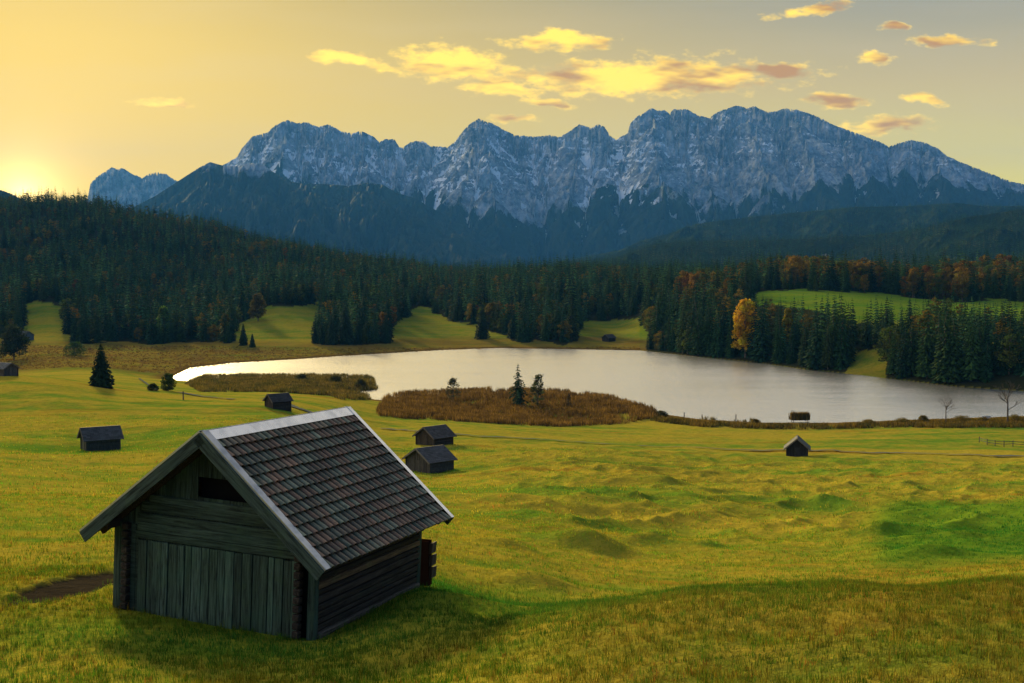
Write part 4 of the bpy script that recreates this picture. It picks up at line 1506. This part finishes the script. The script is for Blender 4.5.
def grass():
    parts = []
    for (n, d0, d1, px0, px1, hh, w, per, sp, seed) in [(26000, 12.5, 34, -30, 1060, 0.085, 0.0042, 9, 0.05, 71), (6000, 12.5, 36, -30, 1060, 0.16, 0.0045, 5, 0.03, 74), (26000, 30, 75, -30, 1060, 0.10, 0.009, 6, 0.10, 72), (20000, 70, 190, -30, 1060, 0.16, 0.025, 4, 0.25, 73)]:
        X, D, px = scatter(n, (px0, px1), (d0, d1), seed)
        Z = H(X, D)
        ok = np.ones(n, bool)
        # keep the barn's floor clear
        u = (X + 6.74) * math.cos(math.radians(21.3)) - (D - 25.7) * math.sin(math.radians(21.3)); v = (X + 6.74) * math.sin(math.radians(21.3)) + (D - 25.7) * math.cos(math.radians(21.3))
        ok &= ~((np.abs(u) < 2.75) & (v > -0.1) & (v < 5.4))
        bx, by = (64 - 512) / F * 29.8, 29.8
        ok &= ~((((X - bx) / 1.1) ** 2 + ((D - by) / 3.6) ** 2) < R.uniform(0.5, 1.3, n))
        X, D, Z, px = X[ok], D[ok], Z[ok], px[ok]
        m = len(X); r = np.random.default_rng(seed)
        g = fbm(X / 3.5, D / 3.5, 4, seed) + r.normal(0, 0.28, m)
        t = sstep(g, -0.25, 0.45)[:, None]
        cols = np.array([[0.070, 0.165, 0.010]]) * (1 - t) + np.array([[0.26, 0.20, 0.016]]) * t
        rust = (r.random(m) < 0.10 * sstep(fbm(X / 2, D / 2, 2, 5), -0.1, 0.3))[:, None]
        cols = np.where(rust, np.array([[0.26, 0.10, 0.018]]), cols)
        barn_shade = np.clip(0.9 * np.exp(-(((X + 1.0) / 5.5) ** 2 + ((D - 30) / 6.5) ** 2)) + 0.8 * np.exp(-(((X + 5.5) / 5.0) ** 2 + ((D - 23.0) / 2.2) ** 2)), 0, 1)  # deeper green blades painted where the barn's shade falls
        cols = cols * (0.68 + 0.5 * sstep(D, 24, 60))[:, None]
        bank = (0.34 * sstep(px, 430, 640) * (1 - sstep(D, 25, 29)) * (0.7 + 1.3 * fbm(X / 1.5, D / 1.5, 3, 8)))[:, None]
        cols = cols * (1 - bank) + np.where(r.random((m, 1)) < 0.5, np.array([[0.13, 0.075, 0.014]]), np.array([[0.045, 0.075, 0.012]])) * bank
        fg = np.maximum(sstep(px, 860, 900) * sstep(D, 48, 56) * (1 - sstep(D, 98, 112)), barn_shade)[:, None]
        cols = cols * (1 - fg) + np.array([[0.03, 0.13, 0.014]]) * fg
        hv = hh * (0.7 + 0.9 * np.clip(fbm(X / 1.2, D / 1.2, 3, seed + 1) + 0.35, 0, 1)) * r.uniform(0.7, 1.3, m)
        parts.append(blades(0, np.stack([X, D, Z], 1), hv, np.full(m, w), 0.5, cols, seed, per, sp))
    V, T, Cc = merge(parts)
    tag(link('meadow_grass', np_mesh('meadow_grass', V, T, 'grass_blades', Cc)), 'short green and golden meadow grass', 'grass', kind='stuff')


grass()

# ------------------------------------------------------------------ paths


def path(name, pts, width, label):
    P = []
    for i in range(len(pts) - 1):
        for s in np.linspace(0, 1, 14, endpoint=False):
            P.append((pts[i][0] + (pts[i + 1][0] - pts[i][0]) * s, pts[i][1] + (pts[i + 1][1] - pts[i][1]) * s))
    P.append(pts[-1])
    W = np.array([((px - 512) / F * ground_D(px, py, 60, 700),) + (ground_D(px, py, 60, 700),) for px, py in P])
    t = np.gradient(W, axis=0); t /= np.linalg.norm(t, axis=1)[:, None]
    nrm = np.stack([-t[:, 1], t[:, 0]], 1)
    rows = [W + nrm * width * k_ for k_ in (-0.5, 0, 0.5)]
    X = np.stack([r_[:, 0] for r_ in rows]); Y = np.stack([r_[:, 1] for r_ in rows])
    Z = H(X, Y) + 0.2
    tag(link(name, grid_mesh(name, X, Y, Z, 'gravel')), label, kind='structure')


path('path', [(380, 430), (480, 437), (560, 442), (640, 446), (720, 449), (800, 451), (900, 454), (1060, 459)], 1.3, 'thin grey gravel path crossing the meadow')
path('path', [(262, 399), (285, 404), (300, 410), (322, 417)], 1.6, 'pale path passing the hut behind the barn')
path('path', [(178, 393), (200, 397), (232, 400)], 1.6, 'short pale stretch of path by the olive bush')
path('path', [(138, 379), (148, 386), (156, 391)], 0.7, 'pale wheel track right of the lone spruce')

# ------------------------------------------------------------------ the barn
BW, BL = 5.2, 5.24
BU0, BSR, BSL = 0.0, 0.83, 0.80
BHr, BG, BGB, BE = 4.27, 0.55, 0.75, 0.56
by_ = math.radians(21.3)
U = Vector((math.cos(by_), -math.sin(by_), -0.037)).normalized()
Vv = Vector((math.sin(by_), math.cos(by_), -0.019)).normalized()
Zz = U.cross(Vv).normalized(); Vv = Zz.cross(U)
barn = empty('barn')
barn.matrix_world = Matrix(((U.x, Vv.x, Zz.x, -6.74), (U.y, Vv.y, Zz.y, 25.70), (U.z, Vv.z, Zz.z, EYE - 7.6), (0, 0, 0, 1)))
tag(barn, 'large weathered wooden hay barn with mossy tiled roof in the foreground', 'barn')
hw = BW / 2


def roof_z(u):
    return BHr - (BSR * u if u > 0 else -BSL * u)


def shade(r, a=0.75, b=1.25):
    s = r.uniform(a, b)
    return (s, s * r.uniform(0.97, 1.03), s * r.uniform(0.95, 1.04))


def build_barn():
    r = np.random.default_rng(5)
    # front: upright boards below, level boards above, open slot in the gable
    m = MB(1)
    u = -1.98
    while u < 2.25:
        w = r.uniform(0.15, 0.27); u1 = min(u + w, 2.3)
        bot = -0.16 + r.uniform(-0.05, 0.08)
        m.box(u + 0.009, u1 - 0.009, -0.05 + r.uniform(-0.02, 0.016), 0.0, bot, 1.62 + r.uniform(-.01, .02), shade(r, 0.7, 1.45))
        u = u1
    m.build('door', 'grey_boards_upright', barn, 0.006)
    m = MB(2)
    u = -hw + 0.10
    while u < -2.0:
        w = r.uniform(0.12, 0.2); m.box(u, min(u + w - .01, -1.99), -0.02, 0.02, -0.1, 1.95, shade(r, 0.5, 0.8)); u += w
    z = 1.66
    k_ = 0
    while z < 2.62:
        hgt_ = r.uniform(0.17, 0.25)
        lim = min(hw - 0.05, (BHr - 0.22 - z - hgt_) / BSL)
        x0 = -2.05 if k_ == 0 else -min(lim, 2.0 + r.uniform(-.05, .05))
        x1 = min(lim, 2.45)
        if lim > 0.2:
            tilt = r.uniform(-0.015, 0.015)
            lo = -0.055 if k_ < 3 else -0.02
            m.frame_box((x0, lo, z), (x1 - x0, 0, tilt), (0, 0.05, 0), (0, 0, hgt_ - 0.012), shade(r, 0.6, 1.25))
        z += hgt_; k_ += 1
    m.build('front_planks', 'grey_boards_level', barn, 0.006)
    m = MB(3)
    # upright gable boards around the slot, behind the level ones
    u = -hw + 0.12
    while u < hw - 0.1:
        w = r.uniform(0.14, 0.2); uc = u + w / 2
        top = min(roof_z(u), roof_z(u + w)) - 0.16
        if -0.42 < uc < 1.15:
            m.box(u, u + w - .008, 0.03, 0.06, 1.6, 2.74, shade(r, .5, .8))
            if top > 3.22:
                m.box(u, u + w - .008, 0.03, 0.06, 3.2, top, shade(r, .5, .8))
        elif top > 1.7:
            m.box(u, u + w - .008, 0.03, 0.06, 1.6, top, shade(r, .5, .85))
        u += w
    m.build('gable_boards', 'grey_boards_upright', barn)
    m = MB(4); m.box(-0.55, 1.2, 0.30, 0.34, 2.5, 3.25); m.build('dark_interior', 'dark_opening', barn)  # black sheet standing in for the shade inside the slot
    # corner posts, with crossing log ends at both front corners
    for sx, y0 in ((-1, 0.0), (1, 0.0), (-1, BL - 0.16), (1, BL - 0.16)):
        m = MB(6 + sx); x = sx * hw
        m.box(x - 0.09 + (-0.02 * sx), x + 0.09 - (0.02 * sx), y0 - 0.03, y0 + 0.15, -0.15 if sx < 0 else -0.22, 1.98, shade(r, .7, 1.0))
        m.build('corner_post', 'grey_boards_upright', barn, 0.01)
    for sx in (-1, 1):
        m = MB(9)
        z = -0.02
        while z < 1.85:
            m.box(sx * (hw - 0.32) - 0.085, sx * (hw - 0.32) + 0.085, -0.16, -0.005, z, z + 0.15, shade(r, .6, 1.1)); z += 0.185
        m.build('log_ends', 'dark_logs', barn, 0.02)
    # side and back walls: stacked squared logs with dark gaps
    for sx in (-1, 1):
        m = MB(10 + sx); z = 0.10; x = sx * hw
        while z < 1.95:
            hh = r.uniform(0.12, 0.19)
            off = r.uniform(-0.015, 0.025)
            c = shade(r, 0.5, 1.3)
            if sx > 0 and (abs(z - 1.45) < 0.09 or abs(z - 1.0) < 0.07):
                c = (3.6, 2.9, 2.0)  # warm pale logs painted as light coming through the gaps
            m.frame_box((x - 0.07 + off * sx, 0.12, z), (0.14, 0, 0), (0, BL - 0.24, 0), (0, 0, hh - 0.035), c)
            z += hh
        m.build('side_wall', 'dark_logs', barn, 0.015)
        m = MB(12); m.box(x - 0.13, x + 0.13, 0.14, BL - 0.14, -0.20, 0.08, (2.6, 2.6, 2.5)); m.build('sill_beam', 'dark_logs', barn, 0.02)
    m = MB(13); m.box(-hw + .1, hw - .1, BL - 0.14, BL, 0.0, 1.95)
    m.add([(-hw + .1, BL - 0.12, 1.95), (hw - .1, BL - 0.12, 1.95), (0, BL - 0.12, BHr - 0.2), (-hw + .1, BL - .02, 1.95), (hw - .1, BL - .02, 1.95), (0, BL - .02, BHr - 0.2)],
          [(0, 1, 2), (5, 4, 3), (0, 2, 5, 3), (1, 4, 5, 2)])
    m.build('back_wall', 'dark_logs', barn)
    # inner lining so that no daylight shows through the gaps
    m = MB(14); m.box(-hw + .12, -hw + .15, .1, BL - .15, 0, 2.0); m.box(hw - .15, hw - .12, .1, BL - .15, 0, 2.0); m.box(-hw + .16, hw - .16, 0.09, .12, -0.05, 1.95)
    m.build('lining', 'dark_opening', barn)
    # beam ends under the eaves
    m = MB(15)
    for x in (-hw, hw):
        m.box(x - 0.09, x + 0.09, -BG + 0.10, 0.02, 1.86, 2.04); m.box(x - 0.07, x + 0.07, BL, BL + BGB - .15, 1.86, 2.02)
    m.box(-.09, .09, -BG + .1, 0.02, BHr - .42, BHr - .22)
    m.build('purlin_ends', 'dark_logs', barn, 0.01)
    # roof deck
    v0, v1 = -BG, BL + BGB
    for sx, sl in ((1, BSR), (-1, BSL)):
        un = hw + BE
        d = Vector((sx, 0, -sl)).normalized(); n = Vector((sl * sx, 0, 1)).normalized()
        Ls = un * math.sqrt(1 + sl * sl)
        m = MB(16)
        p0 = Vector((0, v0 + 0.03, BHr)) - n * 0.10
        m.frame_box(p0, d * (Ls - 0.04), Vector((0, v1 - v0 - 0.06, 0)), n * 0.045)
        # rafters
        for y in np.linspace(v0 + 0.5, v1 - 0.5, 7):
            m.frame_box(Vector((0, y, BHr)) - n * 0.20 + d * 0.1, d * (Ls - 0.16), Vector((0, 0.09, 0)), n * 0.098)
        m.build('roof_deck', 'dark_logs', barn)
        # tiles: overlapping courses of ribbed interlocking tiles
        m = MB(17 + sx)
        courses, cols = 13, 27
        start = 0.22 if sx > 0 else 0.10
        ch = (Ls - start + 0.02) / courses; cw = (v1 - v0 - 0.32) / cols
        prof = [(0.0, 0.0), (0.10, 0.0), (0.20, 0.040), (0.34, 0.056), (0.62, 0.056), (0.78, 0.040), (0.88, 0.0), (1.0, 0.0)]
        for a in range(courses):
            for b in range(cols):
                s0 = start + a * ch - 0.03; s1 = start + (a + 1) * ch + r.uniform(-0.008, 0.01)
                y0 = v0 + 0.17 + b * cw
                lift0, lift1 = -0.062, 0.006 + r.uniform(0, 0.008)
                q = r.random()
                if q < 0.40: c = np.array((0.112, 0.062, 0.040))
                elif q < 0.62: c = np.array((0.082, 0.062, 0.042))
                elif q < 0.85: c = np.array((0.070, 0.072, 0.052))
                else: c = np.array((0.098, 0.105, 0.075))
                c = c * np.array((1.08, 0.97, 0.8)) * r.uniform(0.72, 1.25) * (1 + 0.25 * math.sin(a * 1.3 + b * 0.37 + sx))
                vs = []
                for (s, lf) in ((s0, lift0), (s1, lift1)):
                    for (f, hh) in prof:
                        vs.append(Vector((0, y0 + f * cw, BHr)) + d * s + n * (lf + hh + 0.03))
                k2 = len(prof)
                for (f, hh) in prof:
                    vs.append(Vector((0, y0 + f * cw, BHr)) + d * s1 + n * (lift1 + hh + 0.03 - 0.026))
                fs = [(i, i + 1, i + 1 + k2, i + k2) for i in range(k2 - 1)] + [(i + k2, i + 1 + k2, i + 1 + 2 * k2, i + 2 * k2) for i in range(k2 - 1)]
                if sx > 0:
                    fs = [f_[::-1] for f_ in fs]
                rib_tone = [0.35 if hh < 0.01 else 1.75 for (f, hh) in prof]  # flat grooves darker, raised ribs lighter
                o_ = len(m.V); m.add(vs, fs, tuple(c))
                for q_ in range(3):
                    for w_, dd in enumerate(rib_tone):
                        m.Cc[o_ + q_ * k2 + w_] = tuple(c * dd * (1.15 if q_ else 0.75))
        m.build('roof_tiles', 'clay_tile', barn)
        # sheet metal along the ridge
        m = MB(20)
        wr = 0.28 if sx > 0 else 0.18
        m.frame_box(Vector((0, v0 + 0.13, BHr)) + n * 0.052 - d * 0.0, d * wr, Vector((0, v1 - v0 - 0.26, 0)), n * 0.006)
        m.build('ridge_cap', 'zinc_sheet', barn)
        # verge metal and barge boards at both ends
        for (ya, yb, nm) in ((v0, v0 + 0.22, 0), (v1 - 0.16, v1, 1)):
            m = MB(22)
            m.frame_box(Vector((0, ya, BHr)) + n * 0.062, d * (Ls + 0.02), Vector((0, yb - ya, 0)), n * 0.008)
            m.frame_box(Vector((0, ya if nm == 0 else yb - 0.01, BHr)) - n * 0.0, d * (Ls + 0.02), Vector((0, 0.01, 0)), n * 0.061)
            m.build('verge_flashing', 'dull_zinc' if nm == 0 else 'zinc_sheet', barn)
            m = MB(23)
            yo = ya - 0.035 if nm == 0 else yb + 0.003
            m.frame_box(Vector((0, yo, BHr)) - n * 0.25, d * (Ls + 0.03), Vector((0, 0.032, 0)), n * 0.27, shade(r, 1.0, 1.3))
            m.build('barge_board', 'slanted_boards_right' if sx > 0 else 'slanted_boards_left', barn, 0.006)
    # stones under the corners
    for (x, y, s) in ((-hw + .18, -0.02, .26), (hw, BL - 0.35, .20), (hw - 0.05, 0.15, .16)):
        m = MB(30)
        vs = []; nn = 7
        for i in range(4):
            ph = math.pi * (i + 0.35) / 3.8
            for j in range(nn):
                t = 2 * math.pi * j / nn; q = s * r.uniform(0.8, 1.1)
                vs.append((x + q * math.sin(ph) * math.cos(t), y + q * .8 * math.sin(ph) * math.sin(t), -0.22 + q * 0.7 * math.cos(ph)))
        fs = [(i * nn + j, (i + 1) * nn + j, (i + 1) * nn + (j + 1) % nn, i * nn + (j + 1) % nn) for i in range(3) for j in range(nn)]
        fs += [tuple(range(nn)), tuple(range(4 * nn - 1, 3 * nn - 1, -1))]
        m.add(vs, fs); m.build('footing_stone', 'stone', barn, smooth=False)


build_barn()


def barn_pt(u, v, w):
    return barn.matrix_world @ Vector((u, v, w))


# boards leaning at the back of the barn
p = barn_pt(hw - 0.30, BL + 0.35, 0)
bs = empty('board_stack', (p.x, p.y, H1(p.x, p.y)), -by_)
m = MB(40); r_ = m.r
for i in range(5):
    m.box(-0.05, 0.42 + r_.uniform(-.03, .03), i * 0.05, i * 0.05 + 0.035, 0.0, 1.15 + r_.uniform(-.06, .06))
m.build('upright_boards', 'red_brown_board', bs, 0.004)
m = MB(41)
for i in range(3):
    m.frame_box((0.44, 0.0, 0.2 + i * 0.32), (0.09, 0, 0.02), (0, 0.26, 0), (0.03, 0, 0.28), (0.8, 0.7, 0.65))
m.build('end_boards', 'hut_boards', bs, 0.004)
tag(bs, 'stack of reddish brown boards leaning behind the big barn', 'board stack')

# ------------------------------------------------------------------ huts


def hut(px, py, D, W, L, hwall, rise, yaw, label, over=0.35, roofc=(1, 1, 1), wallc=(1, 1, 1), seed=0, door='front', kind='hay_hut', planks='hut_boards', light_verge=False):
    x = (px - 512) / F * D
    z = H1(x, D)
    o = empty(kind, (x, D, z), -math.radians(yaw))
    r = np.random.default_rng(seed)
    w2, l2 = W / 2, L / 2
    zb = -0.6
    for sy in (-1, 1):
        m = MB(seed)
        u = -w2
        while u < w2 - 0.01:
            w = r.uniform(0.18, 0.3); u1 = min(u + w, w2)
            t0, t1 = hwall + rise * (1 - abs(u) / w2), hwall + rise * (1 - abs(u1) / w2)
            y0, y1 = (sy * l2, sy * l2 - sy * 0.08)
            if y0 > y1: y0, y1 = y1, y0
            y0 += r.uniform(-.012, .012)
            c = tuple(np.array(wallc) * r.uniform(0.7, 1.35))
            m.add([(u + .008, y0, zb), (u1 - .008, y0, zb), (u1 - .008, y0, t1 - .03), (u + .008, y0, t0 - .03), (u + .008, y1, zb), (u1 - .008, y1, zb), (u1 - .008, y1, t1 - .03), (u + .008, y1, t0 - .03)],
                  [(0, 1, 2, 3), (7, 6, 5, 4), (0, 4, 5, 1), (1, 5, 6, 2), (2, 6, 7, 3), (3, 7, 4, 0)], c)
            u = u1
        m.build('gable_wall', planks, o)
    for sx in (-1, 1):
        m = MB(seed)
        zz = zb
        while zz < hwall - 0.02:
            hh = min(r.uniform(0.18, 0.26), hwall - zz)
            c = tuple(np.array(wallc) * r.uniform(0.65, 1.3))
            m.box(sx * w2 - 0.06, sx * w2 + 0.06, -l2 + .085, l2 - .085, zz, zz + hh - 0.02, c); zz += hh
        m.build('side_wall', planks, o, 0.012)
        for sy in (-1, 1):
            m = MB(seed); m.box(sx * (w2 + .02) - .08, sx * (w2 + .02) + .08, sy * (l2 + .02) - .08, sy * (l2 + .02) + .08, zb, hwall, wallc)
            m.build('corner_post', planks, o)
    m = MB(seed); m.box(-w2 + .07, w2 - .07, -l2 + .1, l2 - .1, zb, hwall - .05); m.build('lining', 'dark_opening', o)
    # roof: courses of shingles, barge boards, ridge board
    sl = rise / w2
    for sx in (-1, 1):
        d = Vector((sx, 0, -sl)).normalized(); n = Vector((sl * sx, 0, 1)).normalized()
        Ls = (w2 + over) * math.sqrt(1 + sl * sl)
        top = Vector((0, -l2 - over, hwall + rise))
        m = MB(seed)
        m.frame_box(top, d * Ls, Vector((0, L + 2 * over, 0)), n * 0.05, roofc)
        nc = 9
        for a in range(nc):
            y = 0.0
            while y < L + 2 * over - 0.02:
                w = min(r.uniform(0.35, 0.6), L + 2 * over - y)
                c = tuple(np.array(roofc) * r.uniform(0.7, 1.3))
                s0 = a * Ls / nc; s1 = (a + 1) * Ls / nc + 0.02
                p0 = top + d * s0 + Vector((0, y + .005, 0)) + n * 0.055
                m.frame_box(p0, d * (s1 - s0) + n * 0.03, Vector((0, w - .01, 0)), n * 0.02, c)
                y += w
        m.build('roof', 'hut_shingles', o)
        for sy in (-1, 1):
            m = MB(seed); p0 = top + n * (-0.1) + Vector((0, 0 if sy < 0 else L + 2 * over, 0)) + Vector((0, sy * 0.04 - 0.02, 0))
            m.frame_box(p0, d * (Ls + .02), Vector((0, 0.04, 0)), n * 0.22, (1.6, 1.6, 1.6) if not light_verge else (2.1, 2.1, 2.0)); m.build('barge_board', 'hut_boards', o)
    m = MB(seed); m.box(-.09, .09, -l2 - over - .02, l2 + over + .02, hwall + rise + 0.055, hwall + rise + .10, (1.6, 1.6, 1.6)); m.build('ridge_board', 'hut_boards', o)
    # door
    m = MB(seed)
    if door == 'front':
        for i in range(4): m.box(-.42 + i * .21, -.22 + i * .21, -l2 - .05, -l2 - .012, 0.02, min(1.7, hwall + .1), tuple(np.array(wallc) * r.uniform(1.0, 1.5)))
    else:
        for i in range(4): m.box(w2 + .07, w2 + .10, -.42 + i * .21, -.22 + i * .21, 0.02, min(1.6, hwall - .05), tuple(np.array(wallc) * r.uniform(1.0, 1.5)))
    m.build('door', planks, o)
    tag(o, label, 'hut', 'small hay huts on the meadow')
    return o


hut(98, 445, 146, 3.0, 4.0, 1.7, 1.15, 58, 'small grey hut with open meadow around it, left of the big barn', 0.4, (0.75, 0.8, 0.85), (0.9, 1.05, 1.05), 51)
hut(277, 407, 215, 3.0, 3.6, 1.6, 1.1, 50, 'dark little hut beside the pale path behind the barn roof', 0.35, (0.5, 0.5, 0.52), (0.55, 0.5, 0.5), 52)
hut(434, 440, 190, 4.4, 4.0, 1.6, 1.4, 44, 'darker hut just above the plank-fronted one right of the barn roof', 0.45, (0.8, 0.72, 0.68), (0.6, 0.55, 0.5), 53)
hut(429, 469, 152, 4.8, 3.9, 1.8, 1.4, 46, 'nearer hut with upright plank gable right of the big barn roof', 0.4, (0.9, 0.88, 0.9), (0.85, 0.85, 0.85), 54, light_verge=True)
hut(799, 455, 202, 3.5, 3.6, 1.75, 1.5, 14, 'lone dark steep-roofed hut on the right half of the meadow', 0.45, (1.0, 1.1, 1.1), (0.4, 0.42, 0.42), 55, light_verge=True)
hut(609, 343, 640, 5.0, 5.0, 2.2, 1.6, 50, 'tiny dark hut on the small far meadow across the lake', 0.5, (0.5, 0.5, 0.5), (0.5, 0.5, 0.5), 56)
hut(3, 377, 248, 3.4, 4.2, 1.6, 1.0, -60, 'little grey hut cut by the left edge of the meadow', 0.35, (1.5, 1.6, 1.7), (0.9, 0.95, 1.0), 57)
hut(24, 338, 610, 6.5, 6.0, 3.0, 2.0, -60, 'small blue-grey shed half hidden by trees at the left edge', 0.5, (0.6, 0.75, 0.95), (1, 1, 1), 58, planks='blue_grey_boards', kind='shed')

# ------------------------------------------------------------------ small things by the shore


def boathouse():
    x, y = lake_pt(800, 422)
    o = empty('landing_stage', (x, y, 0.0), 0.1)
    m = MB(61); r = m.r
    m.box(-1.9, 1.9, -0.6, 0.9, 0.45, 0.60)
    m.build('deck', 'hut_boards', o)
    for (a, b) in ((-1.8, -.5), (1.8, -.5), (-1.8, .8), (1.8, .8)):
        m = MB(62); m.tube((a, b, -1.0), (a, b, 2.9 if a < 0 else 2.4), .08, .07, 7); m.build('post', 'hut_boards', o)
    r = np.random.default_rng(64)
    n = 420
    P = np.stack([r.uniform(-2.3, 2.3, n), r.uniform(-.7, 1.0, n), np.full(n, 0.55)], 1)
    t = r.random((n, 1)); cols = np.array([[0.07, 0.05, 0.015]]) * (1 - t) + np.array([[0.20, 0.13, 0.025]]) * t
    V, T, Cc = blades(0, P, 1.7 + 0.25 * r.random(n), np.full(n, 0.07), 0.16, cols, 65, 6, 0.14)
    link('reed_screen', np_mesh('reed_screen', V, T, 'reed_stalks', Cc), o)
    tag(o, 'low landing stage screened with brown reeds, in the water above the lone right-hand hut', 'landing stage')


boathouse()

# wooden fence at the right edge: each post and its rails
def fence(pts, label):
    g = empty('pasture_fence', (0, 0, 0))
    W = [place(px, py, 150, 290) for px, py in pts]
    x0, y0, z0 = W[0]
    g.location = (x0, y0, z0)
    for (x, y, z) in W:
        m = MB(70); m.tube((x - x0, y - y0, z - z0 - .3), (x - x0, y - y0, z - z0 + 1.25), .085, .075, 6); m.build('post', 'hut_boards', g)
    for k_ in (0.55, 1.0):
        for a, b in zip(W[:-1], W[1:]):
            m = MB(71); m.beam((a[0] - x0, a[1] - y0, a[2] - z0 + k_), (b[0] - x0, b[1] - y0, b[2] - z0 + k_), .05, .11); m.build('rail', 'hut_boards', g)
    tag(g, label, 'fence')


fence([(982, 442), (990, 444), (998, 445), (1007, 446), (1016, 446), (1028, 447), (1040, 447)], 'low dark pasture fence at the right edge of the meadow')


def posts(pts, hh, w, name, labels, group):
    for (a, b), l in zip(pts, labels):
        x, y, z = place(a, b, 100, 500)
        m = MB(72); m.tube((0, 0, -.3), (0, 0, hh), w, w * .85, 7)
        m.tube((0, 0, hh), (0, 0, hh + .06), w * .85, w * .3, 7)
        o = m.build(name, 'hut_boards'); o.location = (x, y, z); tag(o, l, 'post', group)


posts([(182, 400), (685, 420), (703, 420), (737, 424)], 1.7, .14, 'wooden_post', ['short dark post beside the pale path by the olive bush', 'first dark mooring post right of the reed bed',
      'second dark mooring post right of the reed bed', 'dark post on the near shore left of the landing stage'], 'dark posts near the water')
# pale little hut-like bench house by the water at the right
x, y = lake_pt(987, 422)
o = empty('bathing_platform', (x, y, 0.3), 0.2)
m = MB(81); m.box(-2.2, 2.2, -1.6, 1.6, 0, .18); m.build('deck', 'pale_boards', o)
for sx in (-1, 1):
    m = MB(82); m.tube((sx * 1.1, 1.4, .18), (sx * 1.1, 1.4, 1.5), .07, .07, 6); m.build('handrail', 'steel', o)
m = MB(83); m.box(-1.2, 1.2, -.3, .3, .18, .62); m.box(-1.2, 1.2, .22, .3, .62, 1.15); m.build('bench', 'pale_boards', o)
tag(o, 'small pale bathing platform with a bench at the water by the right edge', 'platform')


def pylon():
    D = 1150.0
    x = (825 - 512) / F * D
    z = H1(x, D)
    h = at(825, 254, D)[2] - z
    o = empty('power_pylon', (x, D, z))
    m = MB(90)
    b = 3.0
    lv = [0, .2, .38, .54, .68, .8, .9, 1.0]
    hwid = lambda f: b * (1 - f) + 0.35
    cs = ((-1, -1), (1, -1), (1, 1), (-1, 1))
    for i in range(len(lv) - 1):
        f0, f1 = lv[i], lv[i + 1]
        for k_ in range(4):
            a0 = cs[k_]; a1 = cs[(k_ + 1) % 4]
            P = lambda c, f: (c[0] * hwid(f), c[1] * hwid(f), f * h)
            m.tube(P(a0, f0), P(a0, f1), .12, .12, 4); m.tube(P(a0, f0), P(a1, f1), .07, .07, 4); m.tube(P(a1, f0), P(a0, f1), .07, .07, 4)
    m.build('lattice_mast', 'steel', o)
    for f, w in ((.72, 5.5), (.84, 6.5), (.95, 4.5)):
        m = MB(91); m.tube((-w, 0, f * h), (w, 0, f * h), .14, .14, 4)
        for s in (-1, 1): m.tube((s * w, 0, f * h), (0, 0, f * h + 1.6), .08, .08, 4)
        m.build('cross_arm', 'steel', o)
    tag(o, 'faint steel power pylon among the trees below the right-hand hill', 'pylon')


pylon()

# ------------------------------------------------------------------ air
hb = MB(99)
hb.box(-9500, 9500, -300, 13200, -5.4, 1480)
k = new_mat('haze_air')
k.n.remove(k.b)
pv = k.n.new('ShaderNodeVolumePrincipled')
pv.inputs['Color'].default_value = (0.07, 0.34, 1.0, 1)
pv.inputs['Density'].default_value = HAZE_DENSITY
pv.inputs['Anisotropy'].default_value = 0.1
k.l.new(pv.outputs[0], k.o.inputs['Volume'])
hz = hb.build('haze', 'haze_air')
tag(hz, 'thin blue morning haze filling the valley', kind='stuff')
